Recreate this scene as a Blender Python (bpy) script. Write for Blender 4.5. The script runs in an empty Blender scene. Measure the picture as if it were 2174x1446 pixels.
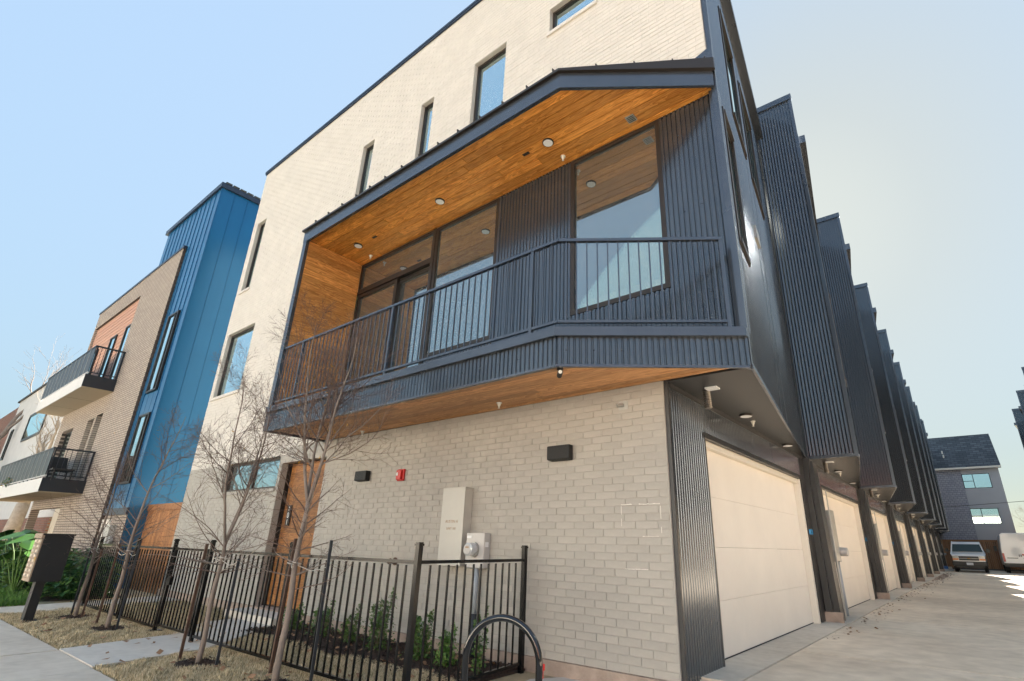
import bpy, math, random
import numpy as np
from math import sin, cos, pi, radians, atan2, hypot
from mathutils import Vector, Matrix

# ------------------------------------------------------------------ camera, world, sun
C = bpy.context.scene.collection
sc = bpy.context.scene
random.seed(7)
EYE = Vector((0, 0, 1.17))
def cam_axes(yaw, pitch, roll):
    f = Vector((sin(yaw), cos(yaw), 0)); r = Vector((cos(yaw), -sin(yaw), 0)); u = Vector((0, 0, 1))
    f2 = f*cos(pitch) + u*sin(pitch); u2 = u*cos(pitch) - f*sin(pitch)
    return r*cos(roll) + u2*sin(roll), u2*cos(roll) - r*sin(roll), f2
R3, U3, F3 = cam_axes(radians(-38.097), radians(20.826), radians(1.285))
cd = bpy.data.cameras.new('camera'); cam = bpy.data.objects.new('camera', cd); C.objects.link(cam)
m = Matrix.Identity(4)
for i in range(3):
    m[i][0] = R3[i]; m[i][1] = U3[i]; m[i][2] = -F3[i]; m[i][3] = EYE[i]
cam.matrix_world = m
cd.sensor_width = 36; cd.lens = 1105.3/2174*36
cd.shift_x = -71.75/2174; cd.shift_y = 13.9/2174
cd.clip_start = .05; cd.clip_end = 3000
sc.camera = cam

AZ, EL = -8.4, 32.0
w = bpy.data.worlds.new('World'); sc.world = w; w.use_nodes = True
nt = w.node_tree; nt.nodes.clear()
sky = nt.nodes.new('ShaderNodeTexSky'); sky.sky_type = 'NISHITA'; sky.sun_disc = False
sky.sun_elevation = radians(EL); sky.sun_rotation = radians(AZ)
sky.air_density = 1.0; sky.dust_density = .8; sky.ozone_density = 1.2
# the sky's luminance is compressed (a bracketed exposure), its hue kept: colour * lum^-k
lum = nt.nodes.new('ShaderNodeRGBToBW'); pw = nt.nodes.new('ShaderNodeMath'); pw.operation = 'POWER'; pw.inputs[1].default_value = -.85
gam = nt.nodes.new('ShaderNodeVectorMath'); gam.operation = 'SCALE'
nt.links.new(sky.outputs[0], lum.inputs[0]); nt.links.new(lum.outputs[0], pw.inputs[0]); nt.links.new(pw.outputs[0], gam.inputs['Scale'])
bg = nt.nodes.new('ShaderNodeBackground'); bg.inputs[1].default_value = .071
wo = nt.nodes.new('ShaderNodeOutputWorld')
hs_ = nt.nodes.new('ShaderNodeHueSaturation'); hs_.inputs['Saturation'].default_value = .66
nt.links.new(sky.outputs[0], gam.inputs[0]); nt.links.new(gam.outputs[0], hs_.inputs['Color']); tn = nt.nodes.new('ShaderNodeVectorMath'); tn.operation = 'MULTIPLY'; tn.inputs[1].default_value = (.91, 1.03, 1.02)
nt.links.new(hs_.outputs[0], tn.inputs[0]); nt.links.new(tn.outputs[0], bg.inputs[0]); nt.links.new(bg.outputs[0], wo.inputs[0])
sl = bpy.data.lights.new('sun', 'SUN'); so = bpy.data.objects.new('sun', sl); C.objects.link(so)
sl.energy = 5.0; sl.angle = radians(.6); sl.color = (1, .92, .80)
sd = Vector((sin(radians(AZ))*cos(radians(EL)), cos(radians(AZ))*cos(radians(EL)), sin(radians(EL))))
so.rotation_euler = sd.to_track_quat('Z', 'Y').to_euler(); so.location = (0, 0, 40)
sc.view_settings.view_transform = 'Standard'; sc.view_settings.look = 'None'
sc.view_settings.gamma = 1; sc.view_settings.exposure = 2.85
sc.view_settings.use_curve_mapping = False
sc.cycles.max_bounces = 8; sc.cycles.transparent_max_bounces = 16

# ------------------------------------------------------------------ materials
M = {}
def mat(name, col, rough=.6, metal=0.0, spec=.5, noise=None, bump=None, vary=0.0, coat=0.0):
    """noise = (scale, amount, (sx,sy,sz)), bump = (scale, strength, (sx,sy,sz)), vary = value change per object"""
    m = bpy.data.materials.new(name); m.use_nodes = True; n = m.node_tree; b = n.nodes['Principled BSDF']
    b.inputs['Roughness'].default_value = rough; b.inputs['Metallic'].default_value = metal
    b.inputs['Specular IOR Level'].default_value = spec; b.inputs['Coat Weight'].default_value = coat
    b.inputs['Base Color'].default_value = (*col, 1)
    tc = n.nodes.new('ShaderNodeTexCoord')
    src = None
    if noise:
        mp = n.nodes.new('ShaderNodeMapping'); mp.inputs['Scale'].default_value = noise[2] if len(noise) > 2 else (1, 1, 1)
        n.links.new(tc.outputs['Object'], mp.inputs[0])
        nz = n.nodes.new('ShaderNodeTexNoise'); nz.inputs['Scale'].default_value = noise[0]; nz.inputs['Detail'].default_value = 6
        nz.inputs['Roughness'].default_value = .65
        n.links.new(mp.outputs[0], nz.inputs['Vector'])
        mr = n.nodes.new('ShaderNodeMapRange'); mr.inputs[1].default_value = .25; mr.inputs[2].default_value = .75
        mr.inputs[3].default_value = 1-noise[1]; mr.inputs[4].default_value = 1+noise[1]*.6
        n.links.new(nz.outputs[0], mr.inputs[0]); src = mr.outputs[0]
        m['nz'] = 1
    if vary:
        oi = n.nodes.new('ShaderNodeObjectInfo')
        mr2 = n.nodes.new('ShaderNodeMapRange'); mr2.inputs[3].default_value = 1-vary; mr2.inputs[4].default_value = 1+vary
        n.links.new(oi.outputs['Random'], mr2.inputs[0])
        if src is None: src = mr2.outputs[0]
        else:
            mm = n.nodes.new('ShaderNodeMath'); mm.operation = 'MULTIPLY'
            n.links.new(src, mm.inputs[0]); n.links.new(mr2.outputs[0], mm.inputs[1]); src = mm.outputs[0]
    if src is not None:
        vm = n.nodes.new('ShaderNodeVectorMath'); vm.operation = 'SCALE'; vm.inputs[0].default_value = col
        n.links.new(src, vm.inputs['Scale']); n.links.new(vm.outputs[0], b.inputs['Base Color'])
    if bump:
        mp = n.nodes.new('ShaderNodeMapping'); mp.inputs['Scale'].default_value = bump[2] if len(bump) > 2 else (1, 1, 1)
        n.links.new(tc.outputs['Object'], mp.inputs[0])
        nz = n.nodes.new('ShaderNodeTexNoise'); nz.inputs['Scale'].default_value = bump[0]; nz.inputs['Detail'].default_value = 5
        n.links.new(mp.outputs[0], nz.inputs['Vector'])
        bp = n.nodes.new('ShaderNodeBump'); bp.inputs['Strength'].default_value = bump[1]; bp.inputs['Distance'].default_value = .01
        n.links.new(nz.outputs[0], bp.inputs['Height']); n.links.new(bp.outputs[0], b.inputs['Normal'])
    M[name] = m
    return m

def wood(name, c1, c2, axis, scale=1.0, rough=.5):
    """boards with long grain: axis = the direction of the grain; each board object is offset and tinted by its own random"""
    m = bpy.data.materials.new(name); m.use_nodes = True; n = m.node_tree; b = n.nodes['Principled BSDF']
    b.inputs['Roughness'].default_value = rough; b.inputs['Specular IOR Level'].default_value = .35
    tc = n.nodes.new('ShaderNodeTexCoord'); oi = n.nodes.new('ShaderNodeObjectInfo')
    cx = n.nodes.new('ShaderNodeVectorMath'); cx.operation = 'SCALE'; cx.inputs[0].default_value = (37, 53, 71)
    n.links.new(oi.outputs['Random'], cx.inputs['Scale'])
    ad = n.nodes.new('ShaderNodeVectorMath'); ad.operation = 'ADD'
    n.links.new(tc.outputs['Object'], ad.inputs[0]); n.links.new(cx.outputs[0], ad.inputs[1])
    mp = n.nodes.new('ShaderNodeMapping')
    s = [11*scale]*3; s['xyz'.index(axis)] = 1.05*scale
    mp.inputs['Scale'].default_value = s
    n.links.new(ad.outputs[0], mp.inputs[0])
    nz = n.nodes.new('ShaderNodeTexNoise'); nz.inputs['Scale'].default_value = .9; nz.inputs['Detail'].default_value = 3; nz.inputs['Distortion'].default_value = .6
    n.links.new(mp.outputs[0], nz.inputs['Vector'])
    ml = n.nodes.new('ShaderNodeMath'); ml.operation = 'MULTIPLY'; ml.inputs[1].default_value = 9.0
    n.links.new(nz.outputs[0], ml.inputs[0])
    fr = n.nodes.new('ShaderNodeMath'); fr.operation = 'FRACT'; n.links.new(ml.outputs[0], fr.inputs[0])
    n2 = n.nodes.new('ShaderNodeTexNoise'); n2.inputs['Scale'].default_value = 5; n2.inputs['Detail'].default_value = 6
    n.links.new(mp.outputs[0], n2.inputs['Vector'])
    mx = n.nodes.new('ShaderNodeMix'); mx.data_type = 'FLOAT'; mx.inputs[0].default_value = .6
    n.links.new(fr.outputs[0], mx.inputs[2]); n.links.new(n2.outputs[0], mx.inputs[3])
    cr = n.nodes.new('ShaderNodeValToRGB'); cr.color_ramp.elements[0].color = (*c1, 1); cr.color_ramp.elements[1].color = (*c2, 1)
    cr.color_ramp.elements[0].position = .28; cr.color_ramp.elements[1].position = .72
    n.links.new(mx.outputs[0], cr.inputs[0])
    mr = n.nodes.new('ShaderNodeMapRange'); mr.inputs[3].default_value = .72; mr.inputs[4].default_value = 1.22
    n.links.new(oi.outputs['Random'], mr.inputs[0])
    vm = n.nodes.new('ShaderNodeVectorMath'); vm.operation = 'SCALE'
    n.links.new(cr.outputs[0], vm.inputs[0]); n.links.new(mr.outputs[0], vm.inputs['Scale'])
    n.links.new(vm.outputs[0], b.inputs['Base Color'])
    bp = n.nodes.new('ShaderNodeBump'); bp.inputs['Strength'].default_value = .12; bp.inputs['Distance'].default_value = .004
    n.links.new(mx.outputs[0], bp.inputs['Height']); n.links.new(bp.outputs[0], b.inputs['Normal'])
    M[name] = m; return m

def glass(name, tint=(.90, .92, .76), refl=.30, gtint=(.84, .95, .95)):
    m = bpy.data.materials.new(name); m.use_nodes = True; n = m.node_tree; n.nodes.clear()
    o = n.nodes.new('ShaderNodeOutputMaterial'); mx = n.nodes.new('ShaderNodeMixShader')
    t = n.nodes.new('ShaderNodeBsdfTransparent'); t.inputs[0].default_value = (*tint, 1)
    g = n.nodes.new('ShaderNodeBsdfGlossy'); g.inputs['Roughness'].default_value = .015; g.inputs[0].default_value = (*gtint, 1)
    lw = n.nodes.new('ShaderNodeFresnel'); lw.inputs[0].default_value = 1.5
    ad = n.nodes.new('ShaderNodeMath'); ad.operation = 'ADD'; ad.use_clamp = True; ad.inputs[1].default_value = refl
    n.links.new(lw.outputs[0], ad.inputs[0]); n.links.new(ad.outputs[0], mx.inputs[0])
    df = n.nodes.new('ShaderNodeBsdfDiffuse'); df.inputs[0].default_value = (.8, .82, .8, 1)      # pale haze mixed in to brighten the panes
    mt_ = n.nodes.new('ShaderNodeMixShader'); mt_.inputs[0].default_value = .09
    n.links.new(t.outputs[0], mt_.inputs[1]); n.links.new(df.outputs[0], mt_.inputs[2])
    n.links.new(mt_.outputs[0], mx.inputs[1]); n.links.new(g.outputs[0], mx.inputs[2]); n.links.new(mx.outputs[0], o.inputs[0])
    M[name] = m; return m

def brickmat(name, c1, c2, mortar, bw, bh, axes, bump=.5, msz=.012, rough=.8):
    """running bond for walls too far away to build brick by brick; axes = (horizontal, vertical)"""
    m = bpy.data.materials.new(name); m.use_nodes = True; n = m.node_tree; b = n.nodes['Principled BSDF']
    b.inputs['Roughness'].default_value = rough
    tc = n.nodes.new('ShaderNodeTexCoord'); sx = n.nodes.new('ShaderNodeSeparateXYZ'); cb = n.nodes.new('ShaderNodeCombineXYZ')
    n.links.new(tc.outputs['Object'], sx.inputs[0])
    n.links.new(sx.outputs['xyz'.index(axes[0])], cb.inputs[0]); n.links.new(sx.outputs['xyz'.index(axes[1])], cb.inputs[1])
    br = n.nodes.new('ShaderNodeTexBrick'); br.inputs['Scale'].default_value = 1; br.inputs['Brick Width'].default_value = bw
    br.inputs['Row Height'].default_value = bh; br.inputs['Mortar Size'].default_value = msz; br.inputs['Mortar Smooth'].default_value = .2
    br.inputs['Color1'].default_value = (*c1, 1); br.inputs['Color2'].default_value = (*c2, 1); br.inputs['Mortar'].default_value = (*mortar, 1)
    n.links.new(cb.outputs[0], br.inputs['Vector']); n.links.new(br.outputs['Color'], b.inputs['Base Color'])
    bp = n.nodes.new('ShaderNodeBump'); bp.inputs['Strength'].default_value = bump; bp.inputs['Distance'].default_value = .012; bp.invert = True
    n.links.new(br.outputs['Fac'], bp.inputs['Height']); n.links.new(bp.outputs[0], b.inputs['Normal'])
    M[name] = m; return m

def streaky(name, base, dark, s1, rough=.85, amount=.5, vec=(1, 1, 1)):
    """concrete: two scales of mottling plus fine grain"""
    m = bpy.data.materials.new(name); m.use_nodes = True; n = m.node_tree; b = n.nodes['Principled BSDF']
    b.inputs['Roughness'].default_value = rough; b.inputs['Specular IOR Level'].default_value = .3
    tc = n.nodes.new('ShaderNodeTexCoord'); mp = n.nodes.new('ShaderNodeMapping'); mp.inputs['Scale'].default_value = vec
    n.links.new(tc.outputs['Object'], mp.inputs[0])
    a = n.nodes.new('ShaderNodeTexNoise'); a.inputs['Scale'].default_value = s1; a.inputs['Detail'].default_value = 7; a.inputs['Roughness'].default_value = .6
    c = n.nodes.new('ShaderNodeTexNoise'); c.inputs['Scale'].default_value = s1*14; c.inputs['Detail'].default_value = 5
    n.links.new(mp.outputs[0], a.inputs['Vector']); n.links.new(mp.outputs[0], c.inputs['Vector'])
    mx = n.nodes.new('ShaderNodeMix'); mx.data_type = 'FLOAT'; mx.inputs[0].default_value = .35
    n.links.new(a.outputs[0], mx.inputs[2]); n.links.new(c.outputs[0], mx.inputs[3])
    cr = n.nodes.new('ShaderNodeValToRGB'); e = cr.color_ramp.elements
    e[0].position = .36; e[0].color = (*dark, 1); e[1].position = .6; e[1].color = (*base, 1)
    n.links.new(mx.outputs[0], cr.inputs[0]); n.links.new(cr.outputs[0], b.inputs['Base Color'])
    bp = n.nodes.new('ShaderNodeBump'); bp.inputs['Strength'].default_value = .35; bp.inputs['Distance'].default_value = .006
    n.links.new(c.outputs[0], bp.inputs['Height']); n.links.new(bp.outputs[0], b.inputs['Normal'])
    M[name] = m; return m

mat('cream_paint', (.675, .63, .57), .75, noise=(2.2, .11), bump=(90, .45), vary=.02)
mat('grey_paint', (.415, .388, .345), .7, noise=(4, .16), bump=(110, .6), vary=.055)
mat('cream_mortar', (.57, .53, .475), .9, bump=(60, .5))
mat('grey_mortar', (.38, .355, .315), .9, bump=(60, .5))
mat('foundation', (.40, .31, .25), .95, noise=(4, .35), bump=(25, 1.0))
mat('dark_metal', (.11, .125, .148), .27, .7, .7, noise=(1.2, .15), bump=(3, .05))
mat('rib_metal', (.115, .13, .148), .19, .7, .8, noise=(1.6, .2, (1, 1, .15)))
mat('soffit_metal', (.038, .038, .039), .36, .25, noise=(2, .12), bump=(200, .2))
mat('bronze', (.035, .028, .024), .38, .3)
mat('black_iron', (.005, .005, .0055), .22, .0, .35)
mat('chrome_black', (.004, .004, .005), .06, .0, .5, coat=.6)
mat('white_vinyl', (.7, .68, .62), .5)
mat('garage_white', (.83, .76, .67), .55, noise=(1.2, .06), bump=(160, .25))
mat('frame_white', (.74, .69, .6), .5)
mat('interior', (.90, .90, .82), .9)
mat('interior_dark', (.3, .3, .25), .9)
mat('lamp_lens', (.92, .92, .93), .4)
mat('red_plastic', (.55, .02, .018), .35)
mat('meter_grey', (.5, .48, .43), .45, noise=(3, .06))
mat('galv', (.42, .42, .40), .4, .6, noise=(8, .15))
mat('meter_white', (.48, .46, .44), .3)
mat('clear_lens', (.55, .57, .58), .12, .2, coat=.6)
mat('conduit', (.36, .39, .42), .45, noise=(6, .15))
mat('pvc', (.75, .76, .75), .35)
mat('print_tan', (.42, .3, .2), .7)
mat('print_black', (.015, .015, .015), .6)
mat('print_white', (.8, .8, .8), .6)
mat('tape_blue', (.03, .27, .55), .6)
mat('blue_panel', (.006, .12, .27), .30, .35, .7, noise=(.8, .06))
mat('shale_white', (.62, .6, .58), .8, noise=(1.5, .1))
mat('coping', (.035, .05, .08), .4, .4)
mat('tan_soffit', (.48, .40, .28), .8)
mat('balcony_white', (.66, .64, .62), .6, noise=(2, .06))
mat('lap_salmon', (.52, .30, .22), .7, vary=.05)
mat('balc_black', (.02, .022, .028), .4)
mat('bark', (.25, .20, .165), .85, noise=(14, .35, (1, 1, .4)), bump=(60, .8, (1, 1, .4)))
mat('twig', (.14, .09, .07), .8)
mat('pale_bark', (.46, .38, .3), .85, noise=(6, .3))
mat('stake_brown', (.10, .055, .035), .8, noise=(20, .4), bump=(80, .5))
mat('stake_blue', (.04, .045, .052), .6, .2, noise=(25, .4))
mat('rope', (.5, .47, .42), .9)
mat('leaf_green', (.085, .17, .03), .5, vary=.2)
mat('leaf_dark', (.02, .07, .02), .35)
mat('leaf_big', (.035, .10, .015), .4, vary=.2)
mat('grass_green', (.09, .22, .02), .6)
mat('leaf_yellow', (.5, .27, .03), .6)
mat('grass_straw', (.62, .50, .32), .85)
mat('grass_pale', (.80, .70, .50), .85)
mat('grass_olive', (.26, .22, .12), .85)
mat('straw_base', (.40, .31, .19), .95, noise=(2.2, .35), bump=(80, 1))
mat('mulch', (.055, .032, .022), .95, noise=(25, .6), bump=(50, 1))
mat('soil', (.07, .045, .03), .95, noise=(20, .5), bump=(50, 1))
mat('fallen_leaf', (.30, .17, .09), .8, vary=.3)
mat('mail_tan', (.36, .26, .18), .45, vary=.04)
mat('mail_black', (.012, .012, .012), .55, bump=(260, .5))
mat('mail_label', (.7, .6, .5), .6)
mat('header_brick', (.10, .075, .06), .85, vary=.3)
mat('asphalt', (.06, .06, .06), .9, noise=(4, .2), bump=(60, .6))
mat('far_ground', (.14, .13, .07), .95, noise=(.3, .3))
mat('van_white', (.80, .78, .76), .3, coat=.5)
mat('van_black', (.02, .02, .02), .4)
mat('van_glass', (.03, .05, .05), .25, .0, .3)
mat('head_lamp', (.5, .48, .42), .3, .0, coat=.5)
mat('amber', (.75, .22, .02), .3)
mat('tail_red', (.5, .02, .02), .3)
mat('rubber', (.015, .015, .015), .8)
mat('plate', (.6, .62, .65), .5)
mat('far_grey', (.44, .45, .48), .85, noise=(.5, .06))
mat('far_shake', (.23, .24, .29), .85, vary=.12)
mat('shingle', (.07, .075, .08), .9, noise=(12, .5), bump=(25, 1))
mat('cedar_far', (.24, .12, .055), .8, vary=.3)
mat('crate_blue', (.05, .2, .55), .5)
mat('duct_silver', (.20, .18, .16), .35, .7, noise=(20, .4))
mat('joint', (.10, .09, .08), .95)
mat('road_paint', (.5, .5, .45), .8)
mat('chalk', (.72, .69, .63), .9)
mat('house_pale', (.78, .74, .68), .8, noise=(1, .1))
mat('house_red', (.3, .1, .06), .85, noise=(3, .2))
mat('stain', (.27, .245, .21), .8)
wood('cedar_x', (.50, .165, .022), (.88, .39, .085), 'x')
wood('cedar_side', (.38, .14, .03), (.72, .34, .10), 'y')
wood('cedar_door', (.20, .07, .018), (.40, .18, .055), 'x')
wood('cedar_floor', (.42, .19, .07), (.70, .38, .17), 'x')
wood('fence_cedar', (.27, .10, .03), (.50, .225, .08), 'z')
glass('pane'); glass('pane_blue', (.35, .45, .42), .62, (.78, .97, 1.0))
brickmat('brown_brick', (.47, .39, .32), (.39, .32, .27), (.09, .07, .06), .25, .078, 'xz', bump=1.0, msz=.009)
brickmat('brown_brick_side', (.30, .23, .18), (.22, .165, .13), (.04, .035, .03), .25, .078, 'yz', bump=1.0, msz=.012)
brickmat('shake', (.40, .41, .47), (.32, .33, .39), (.13, .13, .155), .28, .18, 'xz', bump=.6, msz=.012)
brickmat('roof_shingle', (.10, .105, .11), (.045, .05, .055), (.02, .02, .022), .5, .22, 'xz', bump=.8, msz=.02)
brickmat('red_brick', (.28, .1, .06), (.2, .07, .045), (.2, .17, .14), .22, .075, 'xz')
streaky('concrete', (.66, .585, .49), (.50, .43, .35), .55)
streaky('concrete_pale', (.66, .61, .54), (.55, .50, .44), .9)
streaky('drive', (.82, .69, .54), (.56, .45, .34), .3)

# ------------------------------------------------------------------ mesh helpers
def boxes(name, mt, parent, lst):
    for b in lst: B(*b).obj(name, mt, parent)
class MB:
    def __init__(s): s.v = []; s.f = []; s.mi = []; s.cur = 0
    def add(s, vs, fs):
        o = len(s.v); s.v.extend(vs); s.f.extend([tuple(i+o for i in f) for f in fs]); s.mi.extend([s.cur]*len(fs)); return s
    def hexa(s, p): return s.add(p, [(0, 3, 2, 1), (4, 5, 6, 7), (0, 1, 5, 4), (1, 2, 6, 5), (2, 3, 7, 6), (3, 0, 4, 7)])
    def box(s, x0, y0, z0, x1, y1, z1):
        if x0 > x1: x0, x1 = x1, x0
        if y0 > y1: y0, y1 = y1, y0
        if z0 > z1: z0, z1 = z1, z0
        return s.hexa([(x0, y0, z0), (x1, y0, z0), (x1, y1, z0), (x0, y1, z0), (x0, y0, z1), (x1, y0, z1), (x1, y1, z1), (x0, y1, z1)])
    def bar(s, a, b, wd, h, up=(0, 0, 1)):
        a = Vector(a); b = Vector(b); d = (b-a).normalized(); u = Vector(up)
        sd_ = d.cross(u)
        if sd_.length < 1e-4: sd_ = d.cross(Vector((1, 0, 0)))
        sd_.normalize(); u = sd_.cross(d).normalized(); sd_ = sd_*wd/2; u = u*h/2
        return s.hexa([tuple(a-sd_-u), tuple(a+sd_-u), tuple(b+sd_-u), tuple(b-sd_-u), tuple(a-sd_+u), tuple(a+sd_+u), tuple(b+sd_+u), tuple(b-sd_+u)])
    def prism(s, poly, z0, z1):
        n = len(poly)
        ar = sum(poly[i][0]*poly[(i+1) % n][1]-poly[(i+1) % n][0]*poly[i][1] for i in range(n))
        if ar < 0: poly = poly[::-1]
        za = z0 if callable(z0) else (lambda x, y: z0); zb = z1 if callable(z1) else (lambda x, y: z1)
        vs = [(x, y, za(x, y)) for x, y in poly]+[(x, y, zb(x, y)) for x, y in poly]
        fs = [tuple(range(n))[::-1], tuple(range(n, 2*n))]+[(i, (i+1) % n, n+(i+1) % n, n+i) for i in range(n)]
        return s.add(vs, fs)
    def tube(s, pts, r, n=8, cap=True):
        pts = [Vector(p) for p in pts]; rs = r if isinstance(r, (list, tuple)) else [r]*len(pts)
        vs = []; fs = []; d0 = (pts[1]-pts[0]).normalized()
        u = d0.cross(Vector((0, 0, 1)))
        if u.length < .1: u = d0.cross(Vector((1, 0, 0)))
        u.normalize()
        for i, p in enumerate(pts):
            d = (pts[min(i+1, len(pts)-1)]-pts[max(i-1, 0)]).normalized()
            u = (u-d*u.dot(d)).normalized(); v = d.cross(u)
            for k in range(n):
                a = 2*pi*k/n; q = p+(u*cos(a)+v*sin(a))*rs[i]; vs.append(tuple(q))
        for i in range(len(pts)-1):
            for k in range(n):
                a = i*n+k; b = i*n+(k+1) % n; fs.append((a, b, b+n, a+n))
        if cap: fs.append(tuple(range(n))[::-1]); fs.append(tuple((len(pts)-1)*n+k for k in range(n)))
        return s.add(vs, fs)
    def disc(s, c, r, ax, t, n=20, r2=None):
        c = Vector(c); ax = Vector(ax).normalized()
        return s.tube([c, c+ax*t], [r, r2 if r2 is not None else r], n)
    def quad(s, a, b, c, d): return s.add([a, b, c, d], [(0, 1, 2, 3)])
    def obj(s, name, mats, parent=None, smooth=False, kind=None, label=None, loc=None):
        if parent is not None:
            L = parent.get('o', (0, 0, 0)); L = Vector(L)
        else: L = Vector(loc) if loc else Vector((0, 0, 0))
        me = bpy.data.meshes.new(name)
        me.from_pydata([(x-L[0], y-L[1], z-L[2]) for x, y, z in s.v], [], s.f)
        for mm in (mats if isinstance(mats, (list, tuple)) else [mats]): me.materials.append(M[mm])
        if any(s.mi): me.polygons.foreach_set('material_index', s.mi)
        if smooth: me.polygons.foreach_set('use_smooth', [True]*len(me.polygons))
        me.update()
        o = bpy.data.objects.new(name, me); C.objects.link(o)
        if parent is not None:
            o.parent = parent; o['o'] = parent.get('o', (0, 0, 0))
        else: o.location = L; o['o'] = tuple(L)
        if kind: o['kind'] = kind
        if label: o['label'] = label
        return o
def B(*a): return MB().box(*a)
def thing(name, label, cat, loc=(0, 0, 0), group=None, rz=0):
    o = bpy.data.objects.new(name, None); C.objects.link(o); o.location = loc; o['o'] = tuple(loc); o.empty_display_size = .2
    o['label'] = label; o['category'] = cat
    if group: o['group'] = group
    return o
def tag(o, label, cat, group=None):
    o['label'] = label; o['category'] = cat
    if group: o['group'] = group
    return o
def struct(o): o['kind'] = 'structure'; return o
def inst(src, name, loc, parent, rot=None, label=None):
    o = bpy.data.objects.new(name, src); C.objects.link(o); o.parent = parent
    L = parent.get('o', (0, 0, 0)); o.location = (loc[0]-L[0], loc[1]-L[1], loc[2]-L[2])
    if rot: o.rotation_euler = rot
    return o
def copy_tree(o, parent=None):
    c = o.copy(); C.objects.link(c)
    if parent is not None: c.parent = parent
    for ch in list(o.children): copy_tree(ch, c)
    return c
def mesh_of(mb, name, mats):
    me = bpy.data.meshes.new(name); me.from_pydata(mb.v, [], mb.f)
    for mm in (mats if isinstance(mats, (list, tuple)) else [mats]): me.materials.append(M[mm])
    return me
def text(body, size, name, mt, parent, origin, xdir, ydir, ext=.001, spacing=1.0):
    cu = bpy.data.curves.new(name, 'FONT'); cu.body = body; cu.size = size; cu.extrude = ext; cu.align_x = 'CENTER'; cu.align_y = 'CENTER'; cu.space_line = spacing
    t = bpy.data.objects.new('tmp', cu); C.objects.link(t)
    dg = bpy.context.evaluated_depsgraph_get(); me = bpy.data.meshes.new_from_object(t.evaluated_get(dg))
    bpy.data.objects.remove(t)
    X = Vector(xdir).normalized(); Y = Vector(ydir).normalized(); Z = X.cross(Y)
    L = Vector(parent.get('o', (0, 0, 0)))
    mm = Matrix(((X[0], Y[0], Z[0], origin[0]-L[0]), (X[1], Y[1], Z[1], origin[1]-L[1]), (X[2], Y[2], Z[2], origin[2]-L[2]), (0, 0, 0, 1)))
    me.transform(mm); me.materials.clear(); me.materials.append(M[mt])
    o = bpy.data.objects.new(name, me); C.objects.link(o); o.parent = parent; o['o'] = tuple(L); return o

def rib_profile(L, pitch, depth, phase, kind):
    """list of (s, offset)"""
    pts = []
    if kind == 'box': cell = [(0, 0), (.10, 0), (.22, 1), (.78, 1), (.90, 0)]
    else: cell = [(k/8, .5-.5*cos(2*pi*k/8)) for k in range(8)]
    k = math.floor(-phase/pitch)-1
    while k*pitch+phase < L:
        for a, b in cell:
            s_ = (k+a)*pitch+phase
            if 0 < s_ < L: pts.append((s_, b*depth))
        k += 1
    if not pts: return [(0, 0), (L, 0)]
    return [(0, pts[0][1])]+pts+[(L, pts[-1][1])]
def ribbed(mb, p0, p1, z0, z1, out, holes=(), pitch=.066, depth=.014, kind='sine'):
    """ribbed sheet metal along p0->p1 (plan), outward direction out (plan unit vector), holes = [(s0,s1,za,zb)]"""
    p0 = Vector(p0); p1 = Vector(p1); L = (p1-p0).length; d = (p1-p0)/L; out = Vector(out)
    cuts = sorted({0, L, *[h[0] for h in holes], *[h[1] for h in holes]})
    for a, b in zip(cuts[:-1], cuts[1:]):
        mid = (a+b)/2; zs = [z0]; spans = []
        hs = sorted([(h[2], h[3]) for h in holes if h[0] < mid < h[1]])
        cz = z0
        for ha, hb in hs:
            if ha > cz: spans.append((cz, ha))
            cz = hb
        if cz < z1: spans.append((cz, z1))
        pr = rib_profile(b-a, pitch, depth, -(a % pitch), kind)
        for za, zb in spans:
            vs = []; fs = []
            for s_, o_ in pr:
                q = p0+d*(a+s_)+out*o_; vs += [(q[0], q[1], za), (q[0], q[1], zb)]
            n = len(pr)
            flip = (d[0]*out[1]-d[1]*out[0]) > 0
            for i in range(n-1):
                f = (2*i, 2*i+2, 2*i+3, 2*i+1); fs.append(f[::-1] if flip else f)
            mb.add(vs, fs)
    return mb
def slab_holes(mb, x0, x1, z0, z1, ya, yb, holes):
    """wall slab facing -y with rectangular holes (x0,x1,z0,z1)"""
    xs = sorted({x0, x1, *[min(max(v, x0), x1) for h in holes for v in h[:2]]})
    for a, b in zip(xs[:-1], xs[1:]):
        if b-a < 1e-5: continue
        mid = (a+b)/2; cz = z0
        for ha, hb in sorted([(h[2], h[3]) for h in holes if h[0] < mid < h[1]]):
            ha2 = min(max(ha, z0), z1); hb2 = min(max(hb, z0), z1)
            if ha2 > cz+1e-5: mb.box(a, ya, cz, b, yb, ha2)
            cz = max(cz, hb2)
        if cz < z1-1e-5: mb.box(a, ya, cz, b, yb, z1)
    return mb

# ------------------------------------------------------------------ ground
g = MB().quad((-400, -400, -.32), (400, -400, -.32), (400, 600, -.32), (-400, 600, -.32)).obj('ground', 'far_ground'); struct(g)
r = B(-80, -9, -.3, 60, .1, -.27).obj('road', 'asphalt'); struct(r)
k = B(-80, .1, -.3, 60, .25, -.14).obj('kerb', 'concrete'); struct(k)
YG = -.15
sw = B(-60, .25, -.3, 40, 2.11, -.16).obj('sidewalk', 'joint'); struct(sw)
x = -30.0
while x < 6:
    B(x+.006, .26, -.29, x+1.494, 2.10, -.135+random.uniform(-.003, .003)).obj('slab', 'concrete', sw); x += 1.5
yard = B(-60, 2.11, -.3, -3.3, 5.2, YG).obj('lawn', 'straw_base'); struct(yard)
B(-60, 5.2, -.3, -15.6, 60, YG-.004).obj('side_yard', 'straw_base', yard)
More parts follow.
